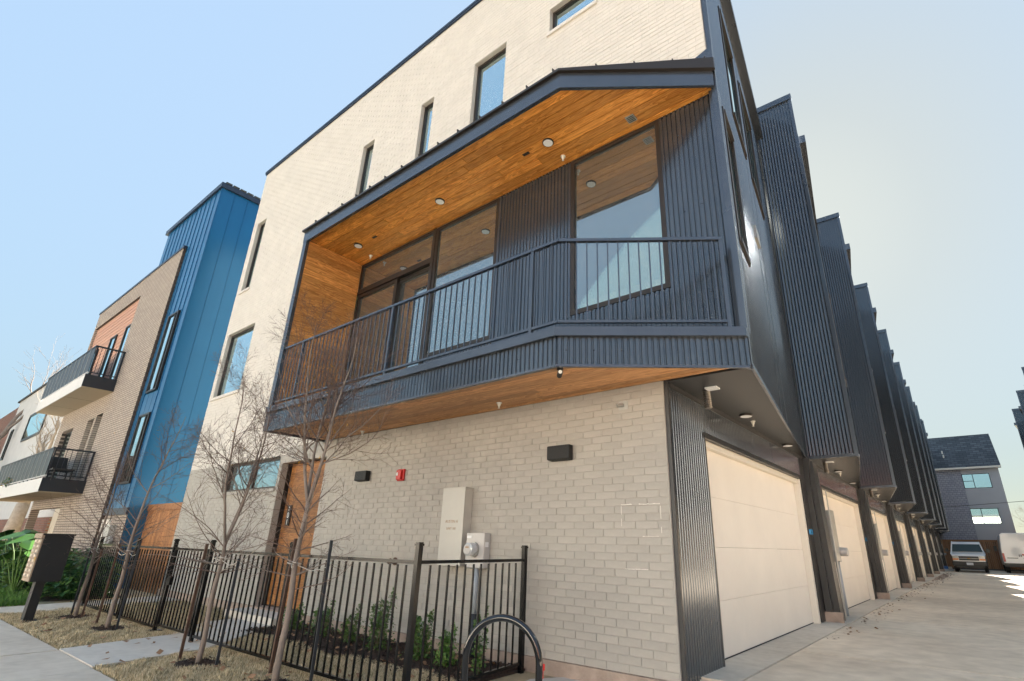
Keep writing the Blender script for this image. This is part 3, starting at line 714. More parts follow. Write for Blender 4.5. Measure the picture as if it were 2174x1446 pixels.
# ---- alley side: ribbed lower wall and garage
def alley_unit(H, y0, first):
    """parts of one bay whose street-side corner is at y0 (world y)"""
    ydl, ydr = y0+1.0, y0+5.72; yn = y0+6.26
    bw_ = MB()
    if first: ribbed(bw_, (-2.40, y0+.012), (-2.40, ydl), -.14, ZS, (1, 0), kind='box', pitch=.0625, depth=.022)
    else: ribbed(bw_, (-2.40, y0+.36), (-2.40, ydl), 0.02, ZS, (1, 0), kind='box', pitch=.0625, depth=.022)
    ribbed(bw_, (-2.40, ydl), (-2.40, ydr+.02), 2.50, ZS, (1, 0), kind='box', pitch=.0625, depth=.022)
    bw_.obj('ribbed_wall', 'rib_metal', H)
    boxes('wall_trim', 'soffit_metal', H, [(-2.46, ydr+.061, 0.01, -2.385, yn-.11, ZS-.08), (-2.42, ydl-.05, 2.445, -2.36, ydr+.06, 2.51), (-2.5, ydl-.03, .0, -2.375, ydl+.002, 2.444), (-2.40, y0+.025, ZS-.075, -2.365, yn-.11, ZS-.014)]
          + ([(-2.425, y0-.005, -.14, -2.375, y0+.022, ZS-.003), (-2.39, y0+.023, -.15, -2.35, ydl-.031, -.03)] if first else []))
    # garage door: frame > four panels
    gf = MB(); gf.box(-2.52, ydl+.003, 0, -2.43, ydl+.05, 2.44); gf.box(-2.52, ydr-.07, 0, -2.40, ydr+.018, 2.44); gf.box(-2.52, ydl+.05, 2.37, -2.43, ydr-.07, 2.443)
    gd = gf.obj('garage_door', 'frame_white', H)
    zz = [0.012, .60, 1.19, 1.78, 2.369]
    for a, b in zip(zz[:-1], zz[1:]): B(-2.56, ydl+.052, a+.001, -2.505, ydr-.072, b-.002).obj('door_panel', 'garage_white', gd)
    B(-2.555, ydl+.052, .001, -2.50, ydr-.072, .012).obj('door_seal', 'rubber', gd)
    # projecting pier at the far end of the bay
    pr = MB(); pr.hexa([(-2.40, yn-.10, .0), (-2.14, yn-.10, .0), (-2.14, yn+.24, .0), (-2.40, yn+.24, .0), (-2.385, yn-.10, ZS-.1), (-2.22, yn-.10, ZS-.1), (-2.22, yn+.24, ZS-.1), (-2.385, yn+.24, ZS-.1)])
    pr.obj('pier', 'soffit_metal', H)
    ds = MB(); ds.bar((-2.30, yn-.17, ZS-.05), (-2.36, yn-.13, ZS-.38), .12, .09, (0, 1, 0)); ds.bar((-2.36, yn-.14, ZS-.35), (-2.31, yn-.14, .12), .11, .08, (0, 1, 0))
    ds.obj('downspout', 'soffit_metal', H)
    B(-2.13, yn+.20, .02, -2.115, yn+.235, 2.3).obj('conduit', 'galv', H)  # pale strip, no pipe here: added to draw the highlight on the pier's edge
    B(-2.40, yn-.20, -.01, -2.10, yn-.11, .16).obj('footing', 'foundation', H)
    tp = B(-2.384, ydr+.075, 1.46, -2.382, ydr+.40, 1.55).obj('tape_label', 'tape_blue', H)
    n_ = 101+round((y0-5.26)/PITCH); text(str(n_), .09, 'print_line', 'print_black', tp, (-2.3815, ydr+.24, 1.505), (0, 1, 0), (0, 0, 1))
    # upper storeys
    z1 = 10.9
    T = (XT, y0); E_ = (XI, yn+.06)
    dv_ = Vector((E_[0]-T[0], E_[1]-T[1])); L = dv_.length; dv_.normalize(); out = Vector((dv_[1], -dv_[0]))
    def yy(y): return (y-y0)/dv_[1]
    hl = [(yy(y0+.2), yy(y0+.85), 4.55, 6.5), (yy(y0+1.38), yy(y0+2.5), 7.5, 9.8), (yy(y0+3.1), yy(y0+4.5), 7.5, 9.8)]
    uw = MB(); ribbed(uw, (T[0], T[1]+.04), E_, ZS-.0, z1, tuple(out), holes=hl, kind='sine', pitch=.066, depth=.012)
    uw.obj('ribbed_wall', 'rib_metal', H)
    for (s0, s1, za, zb) in hl:
        def P(s, off, z): q = Vector(T)+dv_*s+out*off; return (q[0], q[1], z)
        fr = MB()
        for (sa, sb, a, b) in ((s0-.03, s0+.04, za-.03, zb+.03), (s1-.04, s1+.03, za-.03, zb+.03)):
            fr.hexa([P(sa, .0, a), P(sb, .0, a), P(sb, .035, a), P(sa, .035, a), P(sa, .0, b), P(sb, .0, b), P(sb, .035, b), P(sa, .035, b)])
        for (a, b) in ((za-.03, za+.04), (zb-.04, zb+.03)):
            sa, sb = s0+.041, s1-.041
            fr.hexa([P(sa, .0, a), P(sb, .0, a), P(sb, .05, a), P(sa, .05, a), P(sa, .0, b), P(sb, .0, b), P(sb, .05, b), P(sa, .05, b)])
        f = fr.obj('window', 'bronze', H)
        MB().hexa([P(s0+.03, -.01, za+.04), P(s1-.03, -.01, za+.04), P(s1-.03, -.004, za+.04), P(s0+.03, -.004, za+.04), P(s0+.03, -.01, zb-.04), P(s1-.03, -.01, zb-.04), P(s1-.03, -.004, zb-.04), P(s0+.03, -.004, zb-.04)]).obj('pane', 'pane_blue', f)
    sa, sb = yy(y0+2.13), yy(y0+2.5)
    q0 = Vector(T)+dv_*sa; q1 = Vector(T)+dv_*sb
    MB().prism([tuple(q0), tuple(q1), tuple(q1+out*.05), tuple(q0+out*.05)], 5.68, 5.9).obj('wall_vent', 'galv', H)
    # soffit triangle of the overhang
    MB().prism([(-2.42, y0+(.0 if first else .02)), (XT+.005, y0+(.01 if first else .02)), (XI+.01, yn+.02), (-2.42, yn+.02)], ZS-.012, ZS+.006).obj('soffit', 'soffit_metal', H)
    tr_ = MB(); tr_.bar((XT+.004, y0+.03, ZS), (XI+.012, yn+.04, ZS), .03, .05)
    tr_.prism([(XT-.06, y0-.012 if not first else y0-.0), (XT+.012, y0-.012 if not first else y0-.0), (XT+.004, y0+.07), (XT-.04, y0+.07)], ZS-.015, ZT)
    tr_.obj('edge_trim', 'dark_metal', H)
    # eave box
    ev = MB(); o2 = out*.17
    qa = Vector(T)+dv_*.45; qb = Vector(E_)-dv_*.1
    ev.prism([tuple(qa-out*.25), tuple(qa+o2), tuple(qb+o2), tuple(qb-out*.25)], z1, z1+.22)
    ev.obj('eave', 'dark_metal', H)
    for (dy, xx) in ((2.03, -2.16), (4.61, -2.27)): downlight(H, xx, y0+dy, ZS-.012, .09)
    sprinkler(H, -2.2, y0+2.46, ZS-.012)
    sp = B(-2.12, y0+.44, ZS-.03, -1.98, y0+.56, ZS-.013).obj('vent_grille', 'print_white', H)
    vd = MB(); rs = []; pts = []
    for i in range(17): pts.append((-2.17+.01*i/16, y0+.62+.0*i, ZS-.01-.013*i)); rs.append(.048 if i % 2 else .038)
    vd.tube(pts, rs, 14); vd.obj('flex_duct', 'duct_silver', H, smooth=False)
alley_unit(H1, 5.26, True)

# ------------------------------------------------------------------ the other bays of the row
def row_unit(y0, label):
    H = thing('townhouse', label, 'house', (-2.4, y0, 0), 'row of townhouses stepping back along the driveway')
    nf = MB(); ribbed(nf, (-2.40, y0+.01), (XT-.06, y0+.01), ZS, ZT-.12, (0, -1), kind='sine', pitch=.066, depth=.02)
    nf.obj('ribbed_wall', 'rib_metal', H)
    c_ = MB(); c_.box(-2.46, y0-.03, ZT-.14, XT+.02, y0+.06, ZT+.02); c_.obj('roof_coping', 'dark_metal', H)
    boxes('wall_trim', 'dark_metal', H, [(-2.33, y0-.02, ZS-.013, XT-.065, y0+.0, ZS+.05), (-2.46, y0-.035, ZS-.01, -2.34, y0-.0, ZT-.14)])
    MB().prism([(XL, y0+.02), (-1.53, y0+.02), (-1.53, y0+.3), (-2.38, y0+PITCH-.1), (XL, y0+PITCH-.1)], 11.0, 11.2).obj('roof', 'shingle', H)
    B(-2.42, y0+.021, 11.2, XT-.03, y0+.10, ZT-.13).obj('parapet', 'dark_metal', H)
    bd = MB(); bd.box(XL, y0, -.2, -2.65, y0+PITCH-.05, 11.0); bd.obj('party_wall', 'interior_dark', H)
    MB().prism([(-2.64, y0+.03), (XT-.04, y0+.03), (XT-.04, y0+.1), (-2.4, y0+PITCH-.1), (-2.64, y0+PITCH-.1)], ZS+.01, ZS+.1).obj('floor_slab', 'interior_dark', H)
    alley_unit(H, y0, False)
    # service cabinet, meter and conduit beside the pier
    cb = B(-2.38, y0+.42, 1.0, -2.20, y0+.80, 1.95).obj('service_panel', 'galv', H)
    B(-2.20, y0+.41, 1.0, -2.192, y0+.81, 1.96).obj('panel_door', 'galv', cb)
    mx2 = B(-2.38, y0+.83, .98, -2.22, y0+.98, 1.35).obj('meter_box', 'galv', H)
    MB().tube([(-2.22, y0+.905, 1.17), (-2.07, y0+.905, 1.17), (-2.06, y0+.905, 1.17)], [.085, .08, .06], 20).obj('meter', 'meter_white', mx2)
    MB().tube([(-2.28, y0+.86, 1.0), (-2.26, y0+.86, 0)], .038, 12).obj('conduit', 'conduit', H, smooth=True)
    return H
ords = ['second', 'third', 'fourth', 'fifth', 'sixth', 'seventh', 'eighth', 'ninth']
for i in range(1, 9):
    row_unit(5.46+PITCH*i, '%s bay of the dark ribbed townhouse row, counted from the street' % ords[i-1])

# ---- right-hand row: the same bays mirrored across the driveway
src_root = [o for o in C.objects if o.name.startswith('townhouse') and o.get('category') == 'house'][2]
XM = 1.525
def copy_skip(o, parent=None):
    if o.name.startswith(('print_line', 'tape_label')): return None
    c = o.copy(); C.objects.link(c)
    if parent is not None: c.parent = parent
    for ch in list(o.children): copy_skip(ch, c)
    return c
for i, lab in enumerate(['farthest bay of the right-hand metal row, beside the bare tree', 'middle bay of the metal row seen at the right edge', 'nearest visible bay of the metal row at the right edge']
                        + ['%s right-hand bay from the street, beyond the right edge of the picture' % k for k in ('fifth', 'fourth', 'third', 'second', 'first')]):
    c = copy_skip(src_root); c.location = (2*XM+2.4, 54.9-PITCH*i, 0); c.scale = (-1, 1, 1); c['label'] = lab
    c['group'] = 'townhouses on the right side of the driveway'

# ------------------------------------------------------------------ iron fence and gate
pk = mesh_of(MB().box(-.008, -.008, -.53, .008, .008, .5), 'picket', 'black_iron')
def fpost(parent, x, y, r=.032, plate=False, h=1.13):
    b = MB().box(x-r, y-r, YG-.05, x+r, y+r, h-.02); b.box(x-r-.006, y-r-.006, h-.02, x+r+.006, y+r+.006, h)
    b.prism([(x-r, y-r), (x+r, y-r), (x+r, y+r), (x-r, y+r)], h, h+.012)
    o = b.obj('post', 'black_iron', parent)
    if plate: B(x-.08, y-.08, -.13, x+.08, y+.08, -.118).obj('base_plate', 'black_iron', o)
def fspan(parent, a, b, pitch=.123, z0=-.055, z1=1.0):
    a = Vector(a); b = Vector(b); d = (b-a); L = d.length; d.normalize(); ang = atan2(d[1], d[0])
    for z in (z0, z1): MB().bar((a[0], a[1], z), (b[0], b[1], z), .03, .03).obj('rail', 'black_iron', parent)
    n = max(2, int(round(L/pitch)))
    for i in range(1, n):
        q = a+d*(L*i/n); inst(pk, 'picket', (q[0], q[1], (z0+z1)/2), parent, (random.uniform(-.004, .004), random.uniform(-.004, .004), ang))
FY = 3.35
f1 = thing('iron_fence', 'black picket fence between the walkway gate and the bare brick corner by the bike rack', 'fence', (-8.5, FY, -.15))
for p in ((-8.50, FY), (-6.31, FY)): fpost(f1, *p, r=.023)
fpost(f1, -4.05, FY, r=.025, h=1.16); fpost(f1, -4.24, 5.09, r=.025, h=1.15)
fspan(f1, (-8.47, FY), (-6.34, FY)); fspan(f1, (-6.28, FY), (-4.09, FY)); fspan(f1, (-4.055, FY+.04), (-4.24, 5.05), .128)
f2 = thing('iron_fence', 'black picket fence left of the gate, ending beside the mailbox', 'fence', (-9.85, FY, -.15))
fpost(f2, -9.85, FY, r=.024, plate=True); fpost(f2, -11.55, FY, r=.024); fpost(f2, -13.87, FY+.04, r=.024)
fspan(f2, (-9.88, FY), (-11.52, FY), z0=-.08); fspan(f2, (-11.58, FY), (-13.84, FY+.04), z0=-.08)
gt = thing('iron_gate', 'closed black picket gate across the pale front walkway', 'gate', (-8.56, FY, -.15))
for x in (-8.585, -9.775): B(x-.02, FY-.02, -.07, x+.02, FY+.02, 1.02).obj('stile', 'black_iron', gt)
fspan(gt, (-8.6, FY), (-9.76, FY), .118, -.04, 1.0)
B(-9.72, FY-.05, .5, -9.6, FY+.0, .62).obj('latch_box', 'black_iron', gt)

# ------------------------------------------------------------------ bike rack
rk = MB(); pts = []; cz = .36; R_ = .28
def rp_(u, z): t = (u+R_)/(2*R_); return (-3.21+.55*t, 3.20+.20*t, z)
pts = [rp_(-R_, -.16), rp_(-R_, .1)]
for i in range(25): a = pi-pi*i/24; pts.append(rp_(R_*cos(a), cz+.29*sin(a)))
pts += [rp_(R_, .1), rp_(R_, -.16)]
rk.tube(pts, .026, 20)
rko = rk.obj('bike_rack', 'chrome_black', smooth=True, loc=(-2.96, 3.3, -.14)); tag(rko, 'glossy black steel hoop bike rack in front of the fence corner', 'bike rack')
for u in (-R_, R_): q = rp_(u, 0); MB().disc((q[0], q[1], -.136), .07, (0, 0, 1), .008, 20).obj('foot_plate', 'chrome_black', rko)
fl_ = MB().bar((-3.86, 5.0, -.16), (-3.87, 5.01, .0), .01, .01); fl_.box(-3.90, 5.0, -.06, -3.84, 5.004, .0)
tag(fl_.obj('marker_flag', 'red_plastic', loc=(-3.87, 5, -.15)), 'small red marker flag by the foundation behind the bike rack', 'marker flag')

# ------------------------------------------------------------------ mailbox
mbx = thing('mailbox', 'black and tan cluster mailbox on a single black pedestal beside the sidewalk', 'mailbox', (-12.22, 2.3, -.15))
bd = B(-12.50, 2.165, .45, -12.0, 2.545, 1.15).obj('cabinet', 'mail_black', mbx)
B(-12.515, 2.14, 1.15, -11.985, 2.56, 1.178).obj('cabinet_top', 'mail_black', mbx)
B(-12.515, 2.13, 1.10, -11.99, 2.165, 1.178).obj('hood', 'mail_tan', mbx); B(-12.50, 2.15, .455, -12.0, 2.165, .50).obj('lower_trim', 'mail_tan', mbx)
for c_ in range(2):
    x0 = -12.495+c_*.25
    for r_ in range(8):
        z0 = .505+r_*.0735
        dd_ = B(x0, 2.147, z0, x0+.24, 2.165, z0+.069).obj('mail_door', 'mail_tan', mbx)
        B(x0+.03, 2.1455, z0+.02, x0+.13, 2.147, z0+.055).obj('door_label', 'mail_label', dd_); MB().disc((x0+.2, 2.147, z0+.035), .011, (0, -1, 0), .006, 10).obj('lock', 'galv', dd_)
B(-12.10, 2.15, .75, -12.02, 2.1455, .82).obj('sticker', 'leaf_yellow', mbx); B(-12.12, 2.12, .86, -12.05, 2.15, .875).obj('handle', 'galv', mbx)
ps = B(-12.33, 2.27, -.15, -12.13, 2.39, .45).obj('pedestal', 'mail_black', mbx); B(-12.40, 2.17, -.145, -12.03, 2.47, -.13).obj('base_plate', 'mail_black', mbx)

# ------------------------------------------------------------------ young bare trees with stakes
def grow(tr, tw, p, d, L, r, depth, rnd, up=.25, nb=5):
    n = max(4, int(L/.07)); pts = [Vector(p)]; rs = [r]; d = Vector(d).normalized()
    kids = []
    for i in range(1, n+1):
        wv = .03 if r > .012 else .085
        d = (d+Vector((rnd.gauss(0, wv), rnd.gauss(0, wv), rnd.gauss(0, wv*.6)+up*.12))).normalized()
        pts.append(pts[-1]+d*(L/n)); rs.append(max(r*(1-.78*i/n), .0011))
    tgt = tr if r > .007 else tw
    tgt.tube(pts, rs, 7 if r > .012 else (5 if r > .005 else 3), False)
    if depth > 0:
        for k in range(nb):
            t = .18+.8*(k+rnd.random()*.7)/nb; j = min(int(t*n), n-1); dd = (pts[j+1]-pts[j]).normalized()
            side = dd.cross(Vector((rnd.gauss(0, 1), rnd.gauss(0, 1), rnd.gauss(0, 1))))
            if side.length < .1: continue
            side.normalize(); a = rnd.uniform(.5, 1.0)
            nd = (dd*cos(a)+side*sin(a)).normalized()
            ll = L*rnd.uniform(.32, .6)*(1.1-.5*t)
            if ll > .05: grow(tr, tw, pts[j], nd, ll, max(rs[j]*.55, .0014), depth-1, rnd, up, max(2, nb-1))
def young_tree(x, y, h, r0, seed, label, leaders=1, spread=1.0, split=None, group='young bare street trees tied to stakes', leaves=0, zlow=1.0):
    rnd = random.Random(seed); T = thing('young_tree', label, 'tree', (x, y, YG), group)
    tr = MB(); tw = MB()
    zs = split or h*.55; p = Vector((x, y, YG)); pts = [p]; rs = [r0*1.25]
    n = 14
    for i in range(1, n+1):
        z = YG+(zs-YG)*i/n; pts.append(Vector((x+.008*sin(i*.8+seed)+rnd.gauss(0, .003), y+.008*cos(i*.7+seed), z))); rs.append(r0*(1.15-.45*i/n))
    tr.tube(pts, rs, 10)
    top = pts[-1]
    for l in range(leaders):
        a = 2*pi*l/leaders+rnd.uniform(-.4, .4)+seed
        tilt = .06 if leaders == 1 else .30
        d = Vector((cos(a)*tilt*spread, sin(a)*tilt*spread, 1)); grow(tr, tw, top-Vector((0, 0, .02)), d, h-zs-(.15*l), r0*.62, 3, rnd, .35, 11)
    nbr = 16
    for k in range(nbr):
        z = zlow+(zs-zlow)*(k+rnd.random()*.8)/nbr; t = (z-YG)/(zs-YG); j = min(int(t*n), n-1)
        a = k*2.4+rnd.uniform(-.5, .5); el = rnd.uniform(.05, .5)+max(0, k-6)*.09
        ll = rnd.uniform(.5, 1.0)*spread
        grow(tr, tw, pts[j], (cos(a), sin(a), el), ll, r0*rnd.uniform(.2, .3), 2, rnd, .22 if rnd.random() < .7 else -.1, 6)
    tr.obj('trunk', 'bark', T, smooth=True); tw.obj('crown', 'twig', T, smooth=True)
    if leaves:
        lf = MB()
        for k in range(leaves):
            q = Vector((x+rnd.gauss(0, .16), y+rnd.gauss(0, .16), rnd.uniform(1.9, 3.1))); s_ = rnd.uniform(.012, .022)
            u = Vector((rnd.gauss(0, 1), rnd.gauss(0, 1), rnd.gauss(0, 1))).normalized(); v = u.cross(Vector((0, 0, 1))).normalized()
            lf.add([tuple(q-u*s_*1.4), tuple(q+v*s_*.7), tuple(q+u*s_*1.4), tuple(q-v*s_*.7)], [(0, 1, 2, 3)])
        lf.obj('leaves', 'leaf_yellow', T)
    return T
young_tree(-5.56, 3.02, 3.75, .030, 3, 'tallest bare young tree, forking, nearest the camera, with a few yellow leaves', 4, 1.0, 1.55, leaves=34, zlow=.75)
young_tree(-7.09, 2.92, 3.1, .027, 11, 'bare young tree just right of the front walkway', 3, 1.15, 1.15, leaves=6, zlow=.8)
young_tree(-10.58, 2.97, 3.2, .030, 21, 'bare young tree left of the front walkway, in front of the blue tower', 1, 1.15, 1.5, leaves=3, zlow=.7)
young_tree(-12.36, 2.97, 2.6, .028, 33, 'bare young tree nearest the mailbox', 1, 1.1, 1.3, leaves=3, zlow=.7)
def stake(x, y, lean, h, mt, label, wd=.035, tie=None, tz=.92):
    a = Vector((x, y, YG-.05)); b = Vector((x+lean[0], y+lean[1], h))
    o = MB().bar(a, b, wd, .012 if mt == 'stake_blue' else wd*.8).obj('tree_stake', mt, loc=(x, y, YG)); tag(o, label, 'stake')
    return a+(b-a)*((tz-a[2])/(b[2]-a[2]))
def tie(a, b, lab):
    """a slack wire-and-rope loop from stake a round trunk b"""
    a = Vector(a); b = Vector(b); m_ = (a+b)/2-Vector((0, 0, .05)); pts = [a, (a+m_)/2+Vector((0, 0, -.01)), m_, (m_+b)/2, b]
    d = (b-a); d.z = 0; d.normalize(); s_ = Vector((-d[1], d[0], 0))
    for k in range(9):
        t = k/8*2*pi*.86; pts.append(b+d*.045*(1-cos(t))+s_*.045*sin(t)+Vector((0, 0, .004*k)))
    o = MB().tube(pts, .0045, 6).obj('tree_tie', 'rope', smooth=True, loc=tuple(a)); tag(o, lab, 'tie')
for (sx, sy, ln, h, mt, tx, ty, lab, lb2) in (
    (-6.07, 3.22, (.04, .0, 0), 1.18, 'stake_brown', -5.56, 3.02, 'rusty brown wooden stake left of the tallest young tree', 'pale rope tie from the rusty stake to the tallest young tree'),
    (-5.25, 3.2, (-.02, -.0, 0), 1.17, 'stake_blue', -5.56, 3.02, 'grey-blue notched metal stake right of the tallest young tree', 'pale rope tie from the grey-blue stake to the tallest young tree'),
    (-7.45, 2.86, (.02, .0, 0), 1.1, 'stake_brown', -7.09, 2.92, 'brown wooden stake left of the tree just right of the walkway', 'rope tie on the left of the tree right of the walkway'),
    (-6.77, 2.98, (.0, .0, 0), .95, 'stake_blue', -7.09, 2.92, 'dark metal stake right of the tree just right of the walkway', 'rope tie on the right of the tree right of the walkway'),
    (-11.15, 2.97, (.03, .0, 0), 1.05, 'stake_brown', -10.58, 2.97, 'thin brown stake left of the tree in front of the blue tower', 'rope tie left of the tree in front of the blue tower'),
    (-10.35, 3.02, (.0, .0, 0), 1.1, 'stake_blue', -10.58, 2.97, 'dark stake right of the tree in front of the blue tower', 'rope tie right of the tree in front of the blue tower'),
    (-12.72, 2.99, (.0, .0, 0), 1.12, 'stake_blue', -12.36, 2.97, 'dark stake left of the tree nearest the mailbox', 'rope tie left of the tree nearest the mailbox'),
    (-12.2, 3.02, (.0, .0, 0), .95, 'stake_brown', -12.36, 2.97, 'brown stake right of the tree nearest the mailbox', 'rope tie right of the tree nearest the mailbox')):
    q = stake(sx, sy, ln, h, mt, lab, .03 if sx > -8 else .028); tie(q, (tx, ty, .93), lb2)

# ------------------------------------------------------------------ planting bed, shrubs, grass
bed = MB(); xs_ = [-9.05+i*.25 for i in range(20)]
front = [(x, 4.32+.10*sin(x*2.1)+.05*sin(x*5)) for x in xs_ if x < -4.28]
bed.prism(front+[(-4.25, 4.3), (-4.27, 5.2), (-9.05, 5.2)], -.3, -.125)
bedo = bed.obj('planting_bed', 'mulch'); struct(bedo)
rnd = random.Random(5)
def chips(name, n, fn, size, mt, z, parent, thick=.4):
    b = MB()
    for i in range(n):
        x, y = fn(); s_ = size*rnd.uniform(.5, 1.4); a = rnd.uniform(0, pi); u = Vector((cos(a), sin(a), rnd.gauss(0, .3)))*s_; v = Vector((-sin(a), cos(a), rnd.gauss(0, .3)))*s_*thick
        q = Vector((x, y, z+rnd.uniform(0, size*.7)))
        b.add([tuple(q-u-v), tuple(q+u-v), tuple(q+u*.8+v+Vector((0, 0, s_*.3))), tuple(q-u+v)], [(0, 1, 2, 3)])
    return b.obj(name, mt, parent, kind='stuff')
chips('bark_chips', 9000, lambda: (rnd.uniform(-9.0, -4.28), rnd.uniform(4.3, 5.18)), .022, 'mulch', -.122, bedo)
chips('dry_leaves', 90, lambda: (rnd.uniform(-9.0, -4.3), rnd.uniform(4.2, 5.18)), .028, 'fallen_leaf', -.108, bedo, .7)
mr_ = MB()
for (tx, ty) in ((-5.56, 3.02), (-7.09, 2.92), (-10.58, 2.97), (-12.36, 2.97)):
    n = 16; mr_ = MB(); mr_.prism([(tx+(.33+.05*sin(3*k))*cos(2*pi*k/n), ty+(.24+.04*cos(2*k))*sin(2*pi*k/n)) for k in range(n)], -.2, -.142)
    mo = mr_.obj('mulch_ring', 'mulch', yard); 
    chips('bark_chips', 500, lambda: (tx+rnd.gauss(0, .15), ty+rnd.gauss(0, .11)), .018, 'mulch', -.14, yard)
def shrub(x, y, h, wdt, n, seed, label, thin=False):
    r_ = random.Random(seed); S = thing('shrub', label, 'shrub', (x, y, -.125), 'young shrubs in the planting bed')
    st = MB(); lf = MB(); m_ = 5 if not thin else 3
    for k in range(m_):
        a = 2*pi*k/m_+r_.random(); p = Vector((x, y, -.13)); pts = [p]; hh = h*(r_.uniform(.55, 1) if k else 1.0)
        for i in range(1, 7):
            t = i/6; pts.append(Vector((x+cos(a)*wdt*.45*t*(1.1-t*.5)+r_.gauss(0, .008), y+sin(a)*wdt*.45*t*(1.1-t*.5)+r_.gauss(0, .008), -.13+hh*t)))
        st.tube(pts, [.006*(1-.8*i/6) for i in range(7)], 4, False)
        for i in range(n//m_):
            t = r_.random()**.8; j = min(int(t*6), 5); q = pts[j].lerp(pts[j+1], t*6-j)
            rad = wdt*.42*(1-t*.85)*(.5 if thin else 1); q = q+Vector((r_.gauss(0, rad*.5), r_.gauss(0, rad*.5), r_.gauss(0, .015)))
            s_ = r_.uniform(.011, .019); u = Vector((r_.gauss(0, 1), r_.gauss(0, 1), r_.gauss(.3, .8))).normalized(); v = u.cross(Vector((r_.gauss(0, 1), r_.gauss(0, 1), 1))).normalized()
            lf.cur = 1 if r_.random() < .3 else 0
            lf.add([tuple(q-u*s_*1.3), tuple(q+v*s_*.75), tuple(q+u*s_*1.3), tuple(q-v*s_*.75)], [(0, 1, 2, 3)])
    st.obj('stem', 'twig', S); lf.obj('foliage', ('leaf_green', 'leaf_big'), S)
for (x, y, h, wd_, n, lab, thin) in ((-8.5, 4.75, .38, .42, 900, 'low bushy green shrub nearest the front door', 0), (-7.72, 4.75, .46, .40, 900, 'bushy green shrub second from the front door', 0),
    (-6.98, 4.72, .48, .34, 620, 'yellowish shrub third from the front door', 0), (-6.28, 4.68, .70, .42, 1200, 'tall pointed shrub just left of the white drain elbow', 0),
    (-5.45, 4.66, .52, .42, 1300, 'dense shrub in front of the drain elbow', 0), (-4.93, 4.62, .44, .34, 900, 'rounded shrub left of the conduit', 0),
    (-4.42, 4.6, .66, .30, 480, 'thin wispy shrub right of the conduit, by the fence corner', 1)):
    shrub(x, y, h, wd_, n, int(abs(x*10)), lab, thin)

def grass(name, n, fn, h, mts, z, kind='stuff', parent=None, wdt=.004, lean=.7, seed=1):
    R = np.random.RandomState(seed); P = fn(R, n); n = len(P)
    cl = .65+.35*np.sin(P[:, 0]*7+2*np.sin(P[:, 1]*5))*np.sin(P[:, 1]*9+P[:, 0]*3)
    a = R.uniform(0, 2*np.pi, n); hh = h*R.uniform(.45, 1.15, n)*cl; le = R.uniform(.1, lean, n)*hh; b = a+R.normal(0, .8, n)
    wx = np.cos(a)*wdt; wy = np.sin(a)*wdt
    V = np.zeros((n, 3, 3)); V[:, 0] = np.stack([P[:, 0]-wx, P[:, 1]-wy, np.full(n, z)], 1); V[:, 1] = np.stack([P[:, 0]+wx, P[:, 1]+wy, np.full(n, z)], 1)
    V[:, 2] = np.stack([P[:, 0]+np.cos(b)*le, P[:, 1]+np.sin(b)*le, z+hh], 1)
    me = bpy.data.meshes.new(name); me.vertices.add(n*3); me.vertices.foreach_set('co', V.ravel())
    me.loops.add(n*3); me.loops.foreach_set('vertex_index', np.arange(n*3)); me.polygons.add(n); me.polygons.foreach_set('loop_start', np.arange(0, n*3, 3))
    for mm in mts: me.materials.append(M[mm])
    me.polygons.foreach_set('material_index', np.where(R.rand(n) < .28, len(mts)-1, np.where(R.rand(n) < .3, min(1, len(mts)-1), 0)).astype(int))
    me.update(calc_edges=True); me.validate()
    o = bpy.data.objects.new(name, me); C.objects.link(o); o['kind'] = kind
    if parent: o.parent = parent
    return o
def lawn_pts(R, n):
    P = np.stack([-3.6-R.rand(n)**1.5*10.6, R.uniform(2.12, 4.5, n)], 1); x, y = P[:, 0], P[:, 1]
    t = (y-2.115)/(3.3-2.115); inw = (y < 3.31) & (x > -9.05-.25*t) & (x < -7.65-.25*t)
    t2 = (y-3.3)/1.2; inw2 = (y >= 3.31) & (x > -9.3-1.0*t2*(y > 4.1)-.95*np.maximum(0, (y-4.1))) & (x < -7.9-.85*t2)
    wp = (x < -13.4-.37*(y-2.1)) ; inw |= (x > -3.75) & (y > 2.1)
    bedm = (y > 4.3+.10*np.sin(x*2.1)+.05*np.sin(x*5)) & (x > -9.05)
    ring = np.zeros(n, bool)
    for tx, ty in ((-5.56, 3.02), (-7.09, 2.92), (-10.58, 2.97), (-12.36, 2.97)): ring |= ((x-tx)/.3)**2+((y-ty)/.22)**2 < 1
    return P[~(inw | inw2 | wp | bedm | ring)]
grass('winter_grass', 230000, lawn_pts, .068, ('grass_straw', 'grass_pale', 'grass_olive'), -.152, parent=yard, wdt=.0055)
def lawn2(R, n):
    P = np.stack([-9.4-R.rand(n)*4.6, R.uniform(4.3, 5.2, n)], 1); return P[(P[:, 0] < -10.6) & (P[:, 0] > -14.0)]
grass('winter_grass', 22000, lawn2, .042, ('grass_straw', 'grass_olive'), -.152, parent=yard, seed=3)
def lir(R, n):
    return np.stack([-15.0-R.rand(n)*9, 2.2+R.rand(n)*.75], 1)
grass('green_grass', 16000, lir, .26, ('grass_green', 'leaf_green'), -.15, parent=yard, wdt=.008, lean=1.3, seed=4)
lfp = MB(); rnd = random.Random(9)
chips('fallen_leaves', 110, lambda: (rnd.uniform(-12.5, -4), rnd.uniform(2.2, 4.2)), .03, 'fallen_leaf', -.115, yard, .7)

